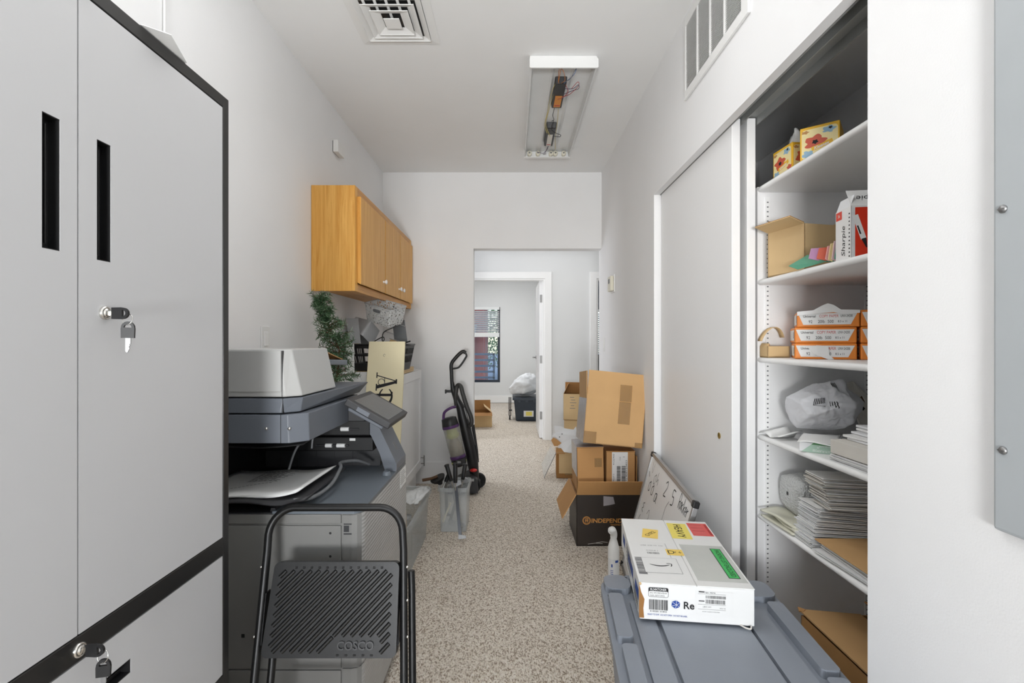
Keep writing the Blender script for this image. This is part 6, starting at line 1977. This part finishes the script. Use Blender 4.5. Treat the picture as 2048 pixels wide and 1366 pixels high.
sheet_stack(6, .948, 1.145, S4 + E, .24, .295, .0036, 1, .004, [PAPERC, PAPER], 'white sheet bundle under the thick paper block on the fourth shelf', 'sheet bundles under the paper block', 'paper_bundle', cat='paper')
q = MB(place(.950, 1.15, S4 + .024, rz=1)); q.box(0, .23, 0, .285, 0, .040); o = q.build('paper_block', PAPERG, bevel=.001); tag(o, 'thick off-white paper block at the pier edge of the fourth shelf', 'paper')
for i in range(5):
    q = MB(place(.985 + .012 * i, 1.20 + .010 * i, S4 + .0655 + i * .0075, rz=rn.uniform(-4, 6))); q.box(0, .20, 0, .22, 0, .006)
    o = q.build('envelope', [PAPERC, PAPER][i % 2]); tag(o, 'white envelope in the loose heap on top of the paper block', 'envelope', 'envelopes on the paper block')

# lowest shelf: bubble wrap, milky film, slumped envelopes, cardboard sheet
t = thing('bubble_wrap_roll', 'roll of bubble wrap at the back of the lowest shelf', 'roll', (1.12, 1.762, S5 + .03))
q = MB(frame((1.0, 1.762, S5 + .100), (0, 1, 0), (0, 0, 1)))
def rollp(u, v):
    a = 2 * math.pi * u
    ca, sa = math.cos(a), math.sin(a)
    e = .55
    k = [.10, .72, .93, 1.0, 1.0, .97, 1.0, .96, .9, .1][min(9, int(round(v * 9)))]
    x = [0, .001, .008, .022, .07, .13, .19, .25, .275, .28][min(9, int(round(v * 9)))]
    wob = 1 + .05 * math.sin(3 * a + 5 * v) + .03 * math.sin(7 * a + 9 * v)
    return (1.0 + x, 1.755 + .070 * k * wob * math.copysign(abs(ca) ** e, ca), S5 + .102 + .066 * k * wob * math.copysign(abs(sa) ** e, sa))
q = MB(); q.grid(rollp, 40, 9, wrap=True); q.build('roll', BUBBLE, t)
q = MB(frame((.9985, 1.735, S5 + .100), (0, -1, 0), (0, 0, 1)))
sp = [(.006 + .0052 * (i * .25 / 6.283)) for i in range(120)]
q.ribbon(Matrix(frame((.9975, 1.735, S5 + .105), (0, -1, 0), (0, 0, 1))), [(sp[i] * math.cos(i * .25), .8 * sp[i] * math.sin(i * .25)) for i in range(120)], .0018); q.build('wound_edge', GREYP, t)
for i, (dx, dy, dz, rz) in enumerate(((0, 0, 0, 3), (.004, -.006, .011, -4), (.012, .004, .022, 7))):
    q = MB(place(.936 + dx, 1.615 + dy, S5 + E + dz, rz=rz))
    q.grid(lambda u, v: (.125 * u, .185 * v, .004 + .004 * math.sin(6 * u + i) * math.sin(7 * v + 2 * i) * (1 if dz else .2)), 12, 14)
    o = q.build('plastic_sleeve', MILKY, solid=.006, offset=1); tag(o, ['lowest', 'middle', 'topmost'][i] + ' milky plastic sleeve lying flat on the lowest shelf', 'plastic sleeve', 'milky plastic sleeves')
sheet_stack(32, .940, 1.520, S5 + E, .235, .105, .0040, -2, .006, [PAPERC, PAPER, PAPERC], 'white envelope in the lower slumped pile on the lowest shelf', 'lower slumped envelopes', slump=.84, drift=(.0009, .0002))
sheet_stack(22, .985, 1.492, S5 + .131, .235, .100, .0044, -6, .008, [PAPERG, PAPER, PAPERG, PAPERC], 'off-white envelope in the upper leaning pile on the lowest shelf', 'upper leaning envelopes', slump=.93, drift=(-.0012, .0003))
sheet_stack(6, .950, 1.20, S5 + E, .235, .30, .0052, 1, .008, [PAPERC, PAPER], 'white envelope under the cardboard sheet on the lowest shelf', 'envelopes under the cardboard sheet')
q = MB(place(.938, 1.02, S5 + .0365, rz=-.5)); q.box(0, .30, 0, .485, 0, .004); o = q.build('cardboard_sheet', KRAFT); tag(o, 'flat cardboard sheet lying at the pier edge of the lowest shelf', 'cardboard')

# carton on the closet floor
M = place(.948, 1.02, .001, rz=0)
t = carton('floor_carton', 'large brown carton on the closet floor behind the grey tote', M, .38, .565, .352, KRAFTD, KRAFTIN, {'right': (.18, -75)})
q = MB(); q.slab([(.944, 1.015, .368), (.944, 1.592, .370), (1.135, 1.575, .362), (1.135, 1.03, .362)], (0, 0, 1), .005); q.build('flap', KRAFT, t)
q = MB(); q.slab([(.938, 1.580, .370), (.944, 1.598, .374), (.958, 1.600, .368), (.962, 1.585, .372), (.950, 1.575, .371)], (0, 0, 1), .004); q.build('torn_corner', KRAFTD, t)
# ------------------------------------------------------------------ camera, world, light
cam = bpy.data.cameras.new('camera')
cam.sensor_width = 36
cam.lens = 36 * PX / 2048
cam.clip_start = .02
co = bpy.data.objects.new('camera', cam)
COL.objects.link(co)
co.location = (0, 0, EYE)
co.rotation_euler = (R(90), 0, 0)
SC.camera = co

wd = bpy.data.worlds.new('sky')
SC.world = wd
wd.use_nodes = True
nt = wd.node_tree
bg = nt.nodes['Background']
sky = nt.nodes.new('ShaderNodeTexSky')
sky.sky_type = 'NISHITA'
sky.sun_disc = False
sky.sun_elevation = R(40)
sky.sun_rotation = R(200)
nt.links.new(sky.outputs['Color'], bg.inputs['Color'])
bg.inputs['Strength'].default_value = .4


def area(name, loc, size, energy, rot=(0, 0, 0), color=(1, 1, 1)):
    l = bpy.data.lights.new(name, 'AREA')
    l.shape = 'RECTANGLE'
    l.size, l.size_y = size
    l.energy = energy
    l.color = color
    o = bpy.data.objects.new(name, l)
    COL.objects.link(o)
    o.location = loc
    o.rotation_euler = tuple(R(a) for a in rot)
    return o


def bulb(name, loc, radius, energy, color=(1, 1, 1)):
    l = bpy.data.lights.new(name, 'POINT')
    l.shadow_soft_size = radius
    l.energy = energy
    l.color = color
    o = bpy.data.objects.new(name, l)
    COL.objects.link(o)
    o.location = loc
    return o


area('assumed_room_lamp', (-.28, 1.25, 2.71), (.4, 1.2), 8.5, (0, 10, 0), (1, 1, 1))  # unseen lamp overhead, assumed from how light and shadows fall
area('header_shadow_light', (.30, 1.55, 2.70), (.25, .35), 2.2, (0, 0, 0), (1, 1, 1))  # small extra light added to cast the header shadow on the doors
area('rear_fill_light', (-.15, -2.45, 1.6), (1.35, 1.35), 7, (90, 0, 0), (.96, .98, 1))  # soft fill added behind the camera, standing in for daylight
f = area('low_fill_light', (-.30, -2.25, .9), (.7, .5), 46, (114, 0, -6), (.97, .985, 1))  # added fill from behind the camera, aimed up to lift ceiling and closet
f.data.spread = R(105)
area('assumed_hall_lamp', (.6, 5.25, 2.70), (1.2, .6), 9, (0, 0, 0), (1, 1, .99))  # unseen lamp assumed over the hall, added to light it
area('added_hall_side_light', (-2.3, 5.55, 1.45), (1.0, 1.7), 34, (90, 0, -122), (.90, .93, 1))  # added to brighten the right wall as assumed daylight; no window stands here
area('assumed_office_lamp', (-.6, 8.0, 2.70), (1.6, 1.2), 42, (0, 0, 0), (.98, .99, 1))  # unseen lamp assumed for the bright office, no fixture built
area('assumed_second_room_lamp', (2.2, 8.0, 2.70), (1.2, 1.2), 22, (0, 0, 0), (.95, .98, 1))  # unseen lamp assumed, added to light the room behind the gap

vs = SC.view_settings
vs.view_transform = 'Standard'
vs.look = 'None'
vs.exposure = -0.1
vs.gamma = 1
vs.use_curve_mapping = False
